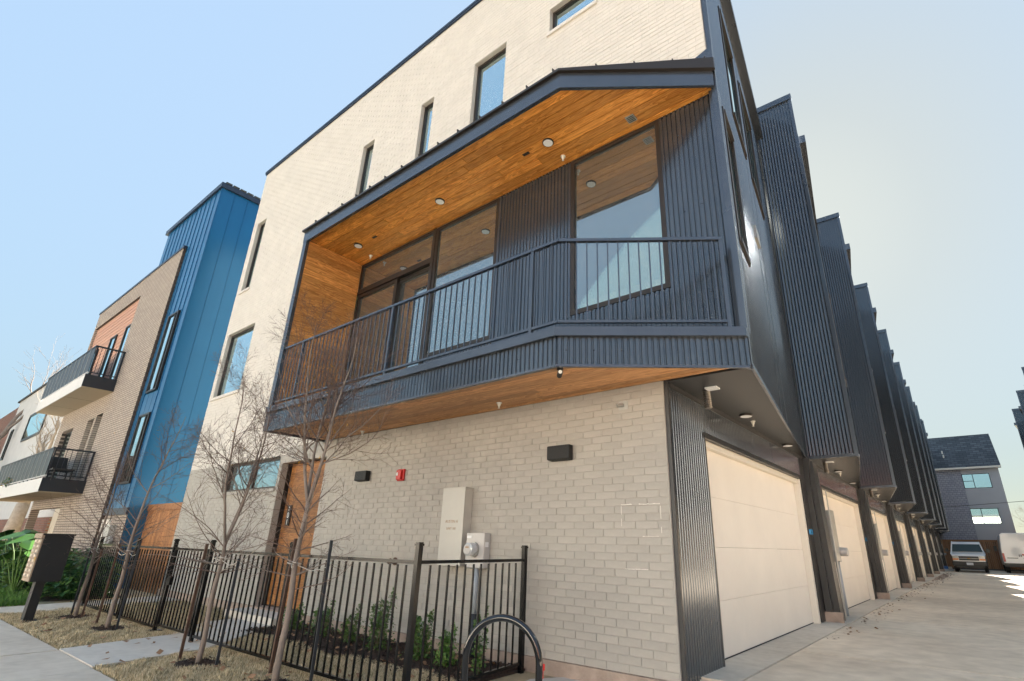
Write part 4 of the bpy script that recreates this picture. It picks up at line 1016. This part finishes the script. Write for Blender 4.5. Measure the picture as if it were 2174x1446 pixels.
# ------------------------------------------------------------------ neighbours on the left
# garden in front of the brown house
gb = B(-34, 2.15, -.3, -15.62, 4.58, -.14).obj('garden_soil', 'soil'); struct(gb)
def leafy(name, x, y, h, spread, n, s0, s1, mt, seed, label, cat='shrub', group=None):
    r_ = random.Random(seed); S = thing(name, label, cat, (x, y, -.14), group); b = MB(); st = MB()
    for k in range(n):
        a = r_.uniform(0, 2*pi); rr = spread*r_.random()**.5; t = r_.random()
        q = Vector((x+cos(a)*rr, y+sin(a)*rr*.6, -.1+h*(t**.7)*(1-.35*(rr/spread)**2))); s_ = r_.uniform(s0, s1)
        u = Vector((cos(a)+r_.gauss(0, .4), sin(a)+r_.gauss(0, .4), r_.uniform(-.7, .3))).normalized(); nrm_ = Vector((r_.gauss(0, .4), r_.gauss(-.3, .4), 1)); v = u.cross(nrm_).normalized(); w_ = v.cross(u)
        b.cur = 1 if r_.random() < .3 else 0
        b.add([tuple(q), tuple(q+u*s_*.5+v*s_*.42+w_*s_*.06), tuple(q+u*s_*1.3), tuple(q+u*s_*.5-v*s_*.42+w_*s_*.06), tuple(q+u*s_*.55-w_*s_*.08)], [(0, 1, 4), (1, 2, 4), (2, 3, 4), (3, 0, 4)])
        if k % 6 == 0: st.tube([(x+cos(a)*rr*.3, y+sin(a)*rr*.2, -.14), tuple(q)], .006, 3, False)
    b.obj('foliage', mt, S); st.obj('stem', 'leaf_dark', S); return S
leafy('leafy_bush', -15.9, 3.7, 1.0, 1.0, 1500, .06, .13, ('leaf_dark', 'leaf_green'), 2, 'dark broad-leaved bush right of the mailbox')
leafy('leafy_bush', -17.6, 3.4, 1.05, 1.2, 1900, .05, .11, ('leaf_green', 'leaf_dark'), 5, 'mid green bush behind the mailbox')
leafy('leafy_bush', -20.4, 3.2, 1.15, 1.7, 2200, .06, .12, ('leaf_green', 'leaf_big'), 8, 'green bush at the left edge of the garden')
def ears(x, y, h, seed, label, n=9):
    r_ = random.Random(seed); S = thing('elephant_ear_plant', label, 'plant', (x, y, -.14), 'elephant ear plants by the sidewalk')
    for k in range(n):
        a = 2*pi*k/n+r_.uniform(-.3, .3); hh = h*r_.uniform(.65, 1.05); rr = r_.uniform(.2, .5); top = Vector((x+cos(a)*rr, y+sin(a)*rr, -.1+hh))
        d = Vector((cos(a), sin(a), -.45)).normalized(); s_ = r_.uniform(.30, .46); v = Vector((-sin(a), cos(a), 0)); nn = d.cross(v)
        prof = [(-.25, .0), (-.42, .2), (-.30, .42), (0, .48), (.35, .36), (.7, .15), (.95, 0)]
        vs = [tuple(top+d*s_*.0), ]; L_ = [(u_, w_) for u_, w_ in prof]
        ctr = MB(); pv = [top+d*s_*t for t in (0, .3, .6, .95)]
        left = [top+d*s_*u_+v*s_*w_+nn*s_*w_*.25*-1 for u_, w_ in prof]; right = [top+d*s_*u_-v*s_*w_+nn*s_*w_*.25*-1 for u_, w_ in prof]
        vs = [tuple(top)]+[tuple(q) for q in left]+[tuple(q) for q in right[:-1]]
        nL = len(prof); fs = [(0, i+1, i+2) for i in range(nL-1)]
        rid = [nL+1+i for i in range(nL-1)]+[nL]
        fs += [(0, rid[i+1], rid[i]) for i in range(nL-1)]
        ctr.add(vs, fs); ctr.obj('leaf', 'leaf_big', S, smooth=False)
        MB().tube([(x, y, -.14), tuple(Vector((x, y, 0)).lerp(top, .6)+Vector((0, 0, .08))), tuple(top)], [.016, .012, .008], 6, False).obj('stalk', 'leaf_green', S)
ears(-16.9, 2.85, 1.25, 3, 'elephant ear plant with large bright leaves left of the mailbox'); ears(-18.6, 2.95, 1.35, 6, 'elephant ear plant, second to the left of the mailbox'); ears(-20.6, 3.0, 1.3, 9, 'elephant ear plant at the left edge of the picture')

# cedar privacy fence in the gap
wf = thing('privacy_fence', 'cedar board fence filling the gap between the cream house and the blue tower', 'fence', (-17, 5.35, -.15))
n = 17
for i in range(n):
    x0 = -18.42+i*(2.72/n); B(x0+.003, 5.33, -.25, x0+2.72/n-.004, 5.352+random.uniform(0, .004), 1.96+random.uniform(-.006, .006)).obj('board', 'fence_cedar', wf)
B(-18.42, 5.29, 1.84, -15.70, 5.327, 1.97).obj('top_rail', 'fence_cedar', wf); B(-18.44, 5.28, 1.972, -15.69, 5.42, 2.0).obj('cap_rail', 'fence_cedar', wf)
B(-18.45, 5.36, -.13, -18.35, 5.46, 1.96).obj('post', 'fence_cedar', wf)

# blue tower
bt = thing('blue_tower_house', 'tall narrow house clad in vertical blue metal panels', 'house', (-18.3, 4.85, 0))
pz0, pz1 = 1.85, 12.62
zt_ = lambda x, y: 12.70-.0*(y)
B(-23.4, 4.87, -.2, -18.32, 11.9, 12.6).obj('core', 'blue_panel', bt)
for i in range(16):  # side panels facing the gap
    y0 = 4.86+i*.43; B(-18.32, y0+.006, 1.9, -18.30+random.uniform(-.002, .002), y0+.424, pz1).obj('wall_panel', 'blue_panel', bt)
    B(-18.30, y0-.006, 1.9, -18.285, y0+.006, pz1).obj('seam', 'blue_panel', bt)
x = -18.30; wn = [(-19.82, -18.94, 5.38, 8.06), (-19.75, -18.80, 2.58, 4.66)]
while x > -23.3:
    x0 = max(x-.42, -23.4); mid = (x+x0)/2
    B(x0+.0, 4.852, 1.9, x-.02, 4.87, pz1).obj('wall_panel', 'blue_panel', bt) if not any(w_[0] < mid+.2 and w_[1] > mid-.2 for w_ in wn) else MB().box(x0, 4.852, 1.9, x-.02, 4.87, 2.55).box(x0, 4.852, 4.69, x-.02, 4.87, 5.35).box(x0, 4.852, 8.09, x-.02, 4.87, pz1).obj('wall_panel', 'blue_panel', bt, kind='stuff')
    B(x-.02, 4.835, 1.9, x, 4.87, pz1).obj('seam', 'blue_panel', bt) if not any(w_[0] < x < w_[1] for w_ in wn) else B(x-.02, 4.835, 8.1, x, 4.87, pz1).obj('seam', 'blue_panel', bt)
    x -= .42
for (a, b, za, zb) in wn: window(bt, a, b, za, zb, 4.80, 'bronze', 'pane_blue', .06, mullions=((a*.3+b*.7),), depth=.066)
MB().prism([(-23.5, 4.78), (-18.22, 4.78), (-18.22, 12), (-23.5, 12)], 12.6, 12.78).obj('roof', 'coping', bt)
for i in range(28): B(-18.32, 4.9+i*.24, 12.782, -18.2, 5.1+i*.24, 12.84).obj('shingle', 'shingle', bt)
B(-23.4, 4.80, 1.72, -18.25, 4.86, 1.9).obj('band', 'coping', bt)
B(-23.4, 4.86, -.2, -18.31, 4.868, 1.72).obj('brick_base', 'brown_brick', bt)
B(-20.6, 4.83, 0, -19.6, 4.866, 1.6).obj('door', 'frame_white', bt)
for i, (za, h_) in enumerate(((.95, .5), (.35, .45))): B(-19.4, 4.70, za, -18.9, 4.86, za+h_).obj('meter_box', 'meter_grey', bt)
MB().disc((-18.85, 4.82, 1.05), .09, (0, -1, 0), .08, 14).obj('meter', 'meter_white', bt)
B(-20.62, 4.80, 1.62, -20.45, 4.86, 1.75).obj('fire_alarm', 'red_plastic', bt)

# brown brick house with two balconies
br = thing('brown_brick_house', 'three-storey brown brick house with two black-railed balconies', 'house', (-22, 4.6, 0))
BY = 4.6; BXR = -19.62; BXL = -29.35; BZT = 10.5
hs = [(-29.2, -23.3, 6.1, 9.75), (-28.5, -26.85, 2.6, 5.05), (-24.9, -24.1, 2.9, 5.1), (-23.85, -23.1, 2.9, 5.15), (-29.2, -24.6, -.1, 2.05)]
bwm = MB(); slab_holes(bwm, BXL, BXR, -.2, BZT, BY, BY+.25, hs); bwm.obj('brick_wall', 'brown_brick', br)
# protruding header bricks down the right-hand corner
e_ = MB()
ix = 0
z = 0.0
while z < BZT-.1:
    B(BXR, BY+.004, z+.006, BXR+(.035 if ix % 2 else .012), BY+.24, z+.070).obj('brick', 'header_brick', br); z += .078; ix += 1
B(BXL-.03, BY-.03, BZT, BXR+.08, BY+.3, BZT+.09).obj('roof_coping', 'coping', br)
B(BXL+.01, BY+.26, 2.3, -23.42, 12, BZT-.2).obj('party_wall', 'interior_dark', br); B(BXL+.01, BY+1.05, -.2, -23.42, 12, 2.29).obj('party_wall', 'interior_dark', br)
# salmon lap siding in the upper recess
z = 6.1
while z < 9.7: MB().prism([(-29.2, BY+.09), (-23.3, BY+.09), (-23.3, BY+.25), (-29.2, BY+.25)], z, min(z+.165, 9.75)).obj('lap_board', 'lap_salmon', br); B(-29.2, BY+.075, z, -23.3, BY+.09, z+.02).obj('lap_edge', 'lap_salmon', br); z += .17
window(br, -25.95, -25.2, 6.1, 8.6, BY+.03, 'bronze', 'pane_blue', .05, name='door'); window(br, -24.1, -23.32, 6.1, 8.65, BY+.03, 'bronze', 'pane_blue', .06, name='window'); window(br, -28.6, -27.6, 6.1, 8.5, BY+.03, 'bronze', 'pane_blue', .06, name='door')
window(br, -28.48, -26.87, 2.62, 5.03, BY+.12, 'bronze', 'pane_blue', .07, mullions=(-27.6,), name='door')
window(br, -24.88, -24.12, 2.92, 5.08, BY+.16, 'bronze', 'pane_blue', .06); window(br, -23.83, -23.12, 2.92, 5.13, BY+.16, 'bronze', 'pane_blue', .06)
def balcony(x0, x1, y0, z0, zt, zr_, lab):
    s_ = B(x0, y0, z0, x1, BY, z0+.06).obj('balcony', 'tan_soffit', br)
    f = MB(); f.box(x0, y0-.03, z0+.0, x1, y0-.0, zt); o = f.obj('fascia', 'balcony_white', s_)
    B(x1, y0-.03, z0+.02, x1+.03, BY-.002, zt).obj('side_fascia', 'balc_black', s_)
    for xx in np.linspace(x0, x1, 4)[1:-1]: B(xx-.008, y0, z0-.004, xx+.008, BY, z0-.0008).obj('soffit_joint', 'joint', s_)
    B(x0+.01, y0+.0, z0+.062, x1-.002, BY-.002, zt-.02).obj('deck', 'balcony_white', s_)
    r_ = MB(); r_.bar((x0, y0+.02, zr_), (x1, y0+.02, zr_), .05, .05); r_.bar((x1-.03, y0+.05, zr_), (x1-.03, BY, zr_), .05, .05)
    rl_ = r_.obj('railing', 'balc_black', s_)
    # sub-parts cannot go deeper: panels, posts and balusters sit under the railing's balcony
    n_ = int((x1-x0)/.62)
    for i in range(n_):
        a = x0+(x1-x0)*i/n_; b = x0+(x1-x0)*(i+1)/n_
        B(a+.03, y0+.01, zt+.10, b-.03, y0+.03, zr_-.03).obj('rail_panel', 'balc_black', s_)
        B(a-.02, y0-.0, zt, a+.02, y0+.04, zr_-.026).obj('rail_post', 'galv', s_)
    B(x0, y0+.0, zt+.06, x1, y0+.05, zt+.09).obj('lower_rail', 'balcony_white', s_)
    B(x1-.05, y0+.04, zt-.04, x1-.01, y0+.08, zr_).obj('rail_post', 'balc_black', s_); B(x1-.05, BY-.06, zt-.04, x1-.01, BY-.01, zr_).obj('rail_post', 'balc_black', s_)
    B(x1-.045, y0+.08, zt+.08, x1-.015, BY-.06, zt+.11).obj('lower_rail', 'balc_black', s_)
    k = 7
    for i in range(1, k): yy_ = y0+.08+(BY-y0-.14)*i/k; B(x1-.036, yy_-.007, zt+.11, x1-.024, yy_+.007, zr_-.025).obj('baluster', 'balc_black', s_)
balcony(-29.6, -22.72, 3.75, 5.83, 6.27, 7.3, 'upper'); balcony(-31.2, -22.4, 3.55, 2.38, 2.80, 3.72, 'lower')
ent = B(-29.1, BY+.9, -.2, -24.7, BY+1.0, 2.2).obj('entry_wall', 'brown_brick', br)
B(-28.4, BY+.86, 0, -25.3, BY+.9, 2.0).obj('garage_door', 'cedar_far', br); B(-24.6, BY+.3, -.1, -24.4, BY+.42, 2.2).obj('door_frame', 'frame_white', br)
br.location = (-22.81, 4.77, -.043); br.scale = (1.037, 1.037, 1.037)
# chair and flowers on the lower balcony
cr_ = thing('balcony_chair', 'dark folded lounge chair on the lower balcony of the brown house', 'chair', (-23.2, 4.0, 2.8))
B(-23.7, 3.75, 3.1, -22.8, 4.3, 3.15).obj('seat', 'print_black', cr_); MB().bar((-23.7, 4.0, 3.12), (-24.0, 4.0, 3.6), .5, .04).obj('backrest', 'print_black', cr_)
for (a, b) in ((-23.6, 3.8), (-22.9, 3.8), (-23.6, 4.25), (-22.9, 4.25)): B(a, b, 2.78, a+.03, b+.03, 3.1).obj('leg', 'print_black', cr_)
fw = leafy('flower_pot', -29.0, 3.66, .35, .28, 90, .05, .09, ('leaf_green', 'leaf_yellow'), 14, 'flowers with yellow blooms hanging at the left end of the lower balcony', 'flowers')
fw.location.z += 2.95

# pale house farther left
ph = thing('white_house', 'white stucco and red shingle house behind the bare tree at far left', 'house', (-45, 6, 0))
pw_ = MB().box(-55.5, 6, -.2, -33, 14, 10.5).obj('wall', 'shale_white', ph, label='white stucco wall'); B(-70, 6.1, -.2, -55.5, 14, 10.3).obj('wall', 'red_brick', ph, label='red brick wall')
MB().prism([(-56, 5.9), (-32.8, 5.9), (-32.8, 14.2), (-56, 14.2)], lambda x, y: 10.5+.0*x, lambda x, y: 10.62-.0*x).obj('roof', 'shingle', ph)
window(ph, -48.6, -43.2, 6.8, 8.6, 5.93, 'bronze', 'pane_blue', .15); window(ph, -54.2, -53.4, 6.0, 8.2, 5.93, 'bronze', 'pane_blue', .1)
B(-70, 5.9, -.2, -33, 5.99, 1.9).obj('brick_base', 'red_brick', ph)

def big_tree(x, y, h, r0, seed, label, mt='pale_bark', zs=3.0, nl=5, spread=.6, depth=4, thinr=.02):
    r_ = random.Random(seed); T = thing('bare_tree', label, 'tree', (x, y, -.2)); tr = MB(); tw = MB()
    def gr(p, d, L, r, dep):
        n_ = 6; pts = [Vector(p)]; rs = [r]; d = Vector(d).normalized()
        for i in range(n_):
            d = (d+Vector((r_.gauss(0, .14), r_.gauss(0, .14), r_.gauss(0, .1)+.04))).normalized(); pts.append(pts[-1]+d*L/n_); rs.append(max(r*(1-.55*(i+1)/n_), .006))
        (tr if r > .05 else tw).tube(pts, rs, 8 if r > .05 else (4 if r > .015 else 3), False)
        if dep:
            for k in range(r_.choice([3, 4]) if dep < depth else nl):
                j = r_.randint(2, n_) if k else n_; dd = (pts[j]-pts[j-1]).normalized(); sd__ = dd.cross(Vector((r_.gauss(0, 1), r_.gauss(0, 1), r_.gauss(0, 1)))).normalized(); a = r_.uniform(.3, .8)*spread*1.4
                gr(pts[j], dd*cos(a)+sd__*sin(a), L*r_.uniform(.55, .8), rs[j]*.72, dep-1)
    tr.tube([(x, y, -.3), (x+.1, y, zs*.5), (x, y+.1, zs)], [r0*1.2, r0, r0*.85], 10); gr((x, y+.1, zs-.1), (.05, 0, 1), h*.26, r0*.8, depth)
    tr.obj('trunk', mt, T, smooth=True); tw.obj('crown', mt, T, smooth=True); return T
big_tree(-33.5, 4.85, 8.8, .28, 4, 'large pale-barked bare tree at the left edge behind the lower balcony', zs=2.4)
big_tree(-52, 5.0, 15.5, .25, 12, 'bare tree whose thin top shows above the white house', mt='bark', zs=6)

# ------------------------------------------------------------------ far end of the driveway
gh = thing('grey_house', 'grey three-storey house with shake siding at the end of the driveway', 'house', (0, 60, 0))
gw = MB(); gholes = [(.25, 2.19, 6.60, 7.84), (.22, 2.15, 3.66, 4.93)]
gwm = MB(); slab_holes(gwm, .26, 2.88, -.2, 8.32, 60, 60.15, gholes); gwm.obj('wall', 'far_grey', gh, label='smooth grey wall panel')
B(-8, 60.02, -.2, .26, 60.15, 8.32).obj('wall', 'far_shake', gh, label='blue-grey shake wall')
B(-7.9, 60.3, -.2, 2.86, 68, 8.3).obj('core', 'interior_dark', gh)
shk = MB(); r_ = random.Random(3); z = 2.3
while z < 8.3:
    x = -3.0+r_.uniform(0, .2)
    while x < .2:
        x2 = min(x+r_.uniform(.22, .34), .25); shk.hexa([(x, 60.02, z), (x2-.012, 60.02, z), (x2-.012, 60.01, z), (x, 60.01, z), (x, 60.02, z+.17), (x2-.012, 60.02, z+.17), (x2-.012, 59.985, z), (x, 59.985, z)]) if 0 else shk.box(x, 59.99+r_.uniform(0, .012), z, x2-.015, 60.02, z+.168)
        x = x2
    z += .18
shk.obj('shakes', 'shake', gh, kind='stuff')
MB().prism([(-8.2, 59.7), (3.1, 59.7), (3.1, 64.4), (-8.2, 64.4)], lambda x, y: 8.3+.75*(y-59.7)-.1, lambda x, y: 8.42+.75*(y-59.7)).obj('roof', 'roof_shingle', gh)
MB().prism([(-8.2, 64.4), (3.1, 64.4), (3.1, 69), (-8.2, 69)], lambda x, y: 11.7-.7*(y-64.4), lambda x, y: 11.94-.7*(y-64.4)).obj('roof', 'shingle', gh)
MB().prism([(2.86, 60), (2.88, 60), (2.88, 68), (2.86, 68)], 8.3, lambda x, y: 8.3+.70*min(y-60, 68-y)).obj('gable', 'far_grey', gh)
B(-8.2, 59.62, 8.24, 3.1, 59.7, 8.40).obj('gutter', 'frame_white', gh)
for (x, z) in ((-.74, 10.0), (-.7, 9.55)): MB().tube([(x, 59.7+(z-8.42)/.75, z-.1), (x, 59.7+(z-8.42)/.75, z+.25)], .06, 8).obj('vent_pipe', 'frame_white', gh)
for (a, b, za, zb) in gholes:
    f = window(gh, a, b, za, zb, 60.02, 'print_black', 'pane_blue', .05, mullions=(a+.76,)); B(a+.05, 60.018, (za+zb)/2-.02, a+.74, 60.05, (za+zb)/2+.02).obj('sash_bar', 'print_black', f)
cf = thing('board_fence', 'dark cedar board fence across the end of the driveway', 'fence', (2, 59, 0))
for i in range(88): x0 = -2.6+i*.125; B(x0, 58.9, -.1, x0+.118, 58.93+random.uniform(0, .01), 2.35).obj('board', 'cedar_far', cf)
B(-2.6, 58.86, 2.2, 8.4, 58.9, 2.32).obj('top_rail', 'cedar_far', cf); B(-2.6, 58.88, -.1, 8.4, 58.9, .12).obj('kick_board', 'joint', cf)
wr = MB(); wr.tube([(-4, 58, 4.9), (-.5, 58, 5.0), (4, 58, 5.3), (12, 58, 6.0)], .018, 4); tag(wr.obj('overhead_wire', 'print_black', loc=(0, 58, 5)), 'thin overhead wire crossing in front of the grey house', 'wire')
big_tree(8.6, 72, 15, .32, 31, 'large bare tree right of the grey house', mt='bark', zs=4, spread=.75)
big_tree(6.6, 84, 9, .2, 37, 'smaller bushy bare tree low behind the parked vans', mt='bark', zs=1.5, spread=.7)

# vans
def van_passenger():
    V = thing('van', 'white passenger van with black grille facing the camera', 'van', (-.6, 50, 0)); X0, X1, Y0, Y1 = -1.56, .42, 50, 55.3
    b = MB()
    # side profile (y,z) swept across x with a narrower greenhouse
    prof = [(0, .45), (0, 1.0), (.12, 1.18), (.85, 1.32), (1.35, 1.95), (1.9, 2.06), (5.2, 2.04), (5.3, 1.2), (5.3, .45)]
    vs = []
    for (y, z) in prof:
        ins = 0 if z < 1.33 else .16*(z-1.3)/.75
        if y == 0: ins += .05
        vs += [(X0+ins, Y0+y, z), (X1-ins, Y0+y, z)]
    n_ = len(prof); fs = [(2*i, 2*i+1, 2*((i+1) % n_)+1, 2*((i+1) % n_)) for i in range(n_)]+[tuple(2*i for i in range(n_))[::-1], tuple(2*i+1 for i in range(n_))]
    b.add(vs, fs); o = b.obj('body', 'van_white', V); m_ = o.modifiers.new('b', 'BEVEL'); m_.width = .05; m_.segments = 3
    cx = (X0+X1)/2
    MB().hexa([(X0+.10, Y0+.84, 1.37), (X1-.10, Y0+.84, 1.37), (X1-.12, Y0+.93, 1.37), (X0+.12, Y0+.93, 1.37), (X0+.20, Y0+1.24, 1.88), (X1-.20, Y0+1.24, 1.88), (X1-.22, Y0+1.33, 1.88), (X0+.22, Y0+1.33, 1.88)]).obj('windshield', 'van_glass', V)
    B(X0+.42, Y0-.02, .78, X1-.42, Y0+.05, 1.06).obj('grille', 'van_black', V); B(cx-.62, Y0-.03, .90, cx+.62, Y0-.018, .93).obj('grille_bar', 'galv', V)
    lg = MB(); lg.box(cx-.09, Y0-.045, .905, cx+.03, Y0-.031, .935); lg.box(cx-.03, Y0-.047, .89, cx+.09, Y0-.032, .92); lg.obj('emblem', 'leaf_yellow', V)
    for s_ in (-1, 1):
        a, c_ = (X0+.06, X0+.40) if s_ < 0 else (X1-.40, X1-.06)
        B(a, Y0-.03, .92, c_, Y0+.05, 1.08).obj('headlight', 'head_lamp', V); B(a, Y0-.03, .80, c_, Y0+.05, .905).obj('turn_signal', 'amber', V)
        mx_ = X0-.0 if s_ < 0 else X1+.0
        mm = MB().bar((mx_, Y0+1.0, 1.42), (mx_+s_*.12, Y0+.98, 1.42), .04, .05); mm.box(mx_+s_*.10, Y0+.92, 1.33, mx_+s_*.30, Y0+1.02, 1.58); mm.obj('mirror', 'van_black', V)
        for yy_ in (.75, 4.3):
            wx = X0+.02 if s_ < 0 else X1-.24
            wo_ = MB().disc((wx, Y0+yy_, .36), .36, (1, 0, 0), .22, 24).obj('wheel', 'rubber', V); MB().disc((wx-.004 if s_ < 0 else wx+.22, Y0+yy_, .36), .2, (1, 0, 0), .005, 20).obj('rim', 'galv', wo_)
    bp_ = B(X0+.0, Y0-.10, .42, X1-.0, Y0+.12, .72).obj('bumper', 'van_black', V); m_ = bp_.modifiers.new('b', 'BEVEL'); m_.width = .04; m_.segments = 2
    B(X0+.2, Y0-.05, .30, X1-.2, Y0+.1, .42).obj('air_dam', 'van_black', V)
    p_ = B(cx-.19, Y0-.118, .48, cx+.19, Y0-.102, .64).obj('licence_plate', 'plate', V)
van_passenger()
def van_cargo():
    X0, X1, Y0 = 1.38, 3.36, 52.2; V = thing('van', 'tall white cargo van seen from behind at the right edge', 'van', (2.4, 52.2, 0))
    b = MB(); prof = [(X0, .5), (X0-.02, 1.2), (X0+.02, 1.7), (X0+.13, 2.55), (X0+.25, 2.70), (X1-.25, 2.70), (X1-.13, 2.55), (X1-.02, 1.7), (X1+.02, 1.2), (X1, .5)]
    n_ = len(prof); vs = [(x, Y0, z) for x, z in prof]+[(x, Y0+5.6, z) for x, z in prof]
    b.add(vs, [tuple(range(n_)), tuple(range(n_, 2*n_))[::-1]]+[(i, i+n_, (i+1) % n_+n_, (i+1) % n_) for i in range(n_)])
    o = b.obj('body', 'van_white', V); m_ = o.modifiers.new('b', 'BEVEL'); m_.width = .05; m_.segments = 3
    cx = (X0+X1)/2
    B(X0+.16, Y0-.02, .62, cx-.006, Y0-.0, 2.55).obj('rear_door', 'van_white', V); B(cx+.006, Y0-.02, .62, X1-.16, Y0-.0, 2.55).obj('rear_door', 'van_white', V)
    for s_ in (-1, 1):
        a = X0+.01 if s_ < 0 else X1-.13
        B(a, Y0-.03, .75, a+.12, Y0+.02, 1.32).obj('tail_light', 'tail_red', V)
        B(cx+s_*.05-.02, Y0-.05, 1.1, cx+s_*.05+.02, Y0-.02, 1.25).obj('door_handle', 'van_black', V)
        B(cx+s_*.45-.3, Y0-.03, .98, cx+s_*.45+.3, Y0-.02, 1.03).obj('step_trim', 'van_black', V)
        for yy_ in (.9, 4.6):
            wx = X0+.02 if s_ < 0 else X1-.26
            wo_ = MB().disc((wx, Y0+yy_, .36), .36, (1, 0, 0), .24, 24).obj('wheel', 'rubber', V)
        mx_ = X0-.02 if s_ < 0 else X1+.02; MB().box(mx_+s_*.08, Y0+4.4, 1.5, mx_+s_*.28, Y0+4.5, 1.85).bar((mx_, Y0+4.45, 1.55), (mx_+s_*.1, Y0+4.45, 1.55), .04, .05).obj('mirror', 'van_black', V)
    b_ = B(X0, Y0-.10, .42, X1, Y0+.1, .66).obj('bumper', 'van_black', V); B(cx+.3, Y0-.035, .80, cx+.75, Y0-.022, .93).obj('licence_plate', 'plate', V)
    MB().bar((cx+.12, Y0-.025, 1.25), (cx+.75, Y0-.025, 1.05), .01, .10).bar((cx+.45, Y0-.027, 1.45), (cx+.45, Y0-.027, .9), .08, .01, (0, 1, 0)).obj('logo', 'tail_red', V)
van_cargo()
cs = thing('crates', 'blue and white boxes stacked on a pallet beside the row', 'boxes', (-2.1, 53, 0))
B(-2.4, 52.6, 0, -1.7, 53.2, .12).obj('pallet', 'plate', cs); B(-2.36, 52.7, .121, -2.0, 53.1, .32).obj('box', 'crate_blue', cs); B(-1.97, 52.7, .121, -1.75, 53.1, .28).obj('box', 'frame_white', cs)

# ------------------------------------------------------------------ across the street (seen only in the glass, and bouncing sunlight)
def across(x0, x1, y, h, mt, label):
    H = thing('facing_house', label, 'house', ((x0+x1)/2, y, 0)); B(x0, y-9, -.3, x1, y, h).obj('wall', mt, H)
    B(x0-.2, y-9.2, h, x1+.2, y+.3, h+.25).obj('roof', 'shingle', H)
    for f_ in range(int(h/3)):
        for k in range(int((x1-x0)/3.2)): xx = x0+1+k*3.2; window(H, xx, xx+1.4, 1+f_*3, 2.6+f_*3, y+.01, 'frame_white', 'pane_blue', .06, depth=.05)
for (a, b, y, h, mt, lab) in ((-48, -30, -21, 9, 'house_pale', 'pale house across the street, reflected in the left windows'), (-26, -10, -22, 8, 'house_pale', 'cream house across the street, reflected in the centre windows'),
                              (-6, 9, -21.5, 8.5, 'house_pale', 'tan house across the street behind the camera'), (11, 34, -22, 8, 'house_red', 'red brick house across the street')): across(a, b, y, h, mt, lab)
vg_ = B(-80, -20, -.3, 60, -11, -.26).obj('far_sidewalk', 'concrete'); struct(vg_)

rnd = random.Random(77)
chips('gravel_and_leaves', 260, lambda: (-2.0+abs(rnd.gauss(0, .22)), rnd.uniform(9, 48)), .022, 'fallen_leaf', -.004, dv, .7)
chips('gravel_and_leaves', 420, lambda: (-1.95+abs(rnd.gauss(0, .25)), rnd.gauss(38, 4)), .035, 'foundation', -.004, dv, .6)
chips('mulch_crumbs', 320, lambda: (rnd.uniform(-9, -4.3), 4.22+rnd.gauss(0, .09)), .014, 'mulch', -.12, yard, .6)
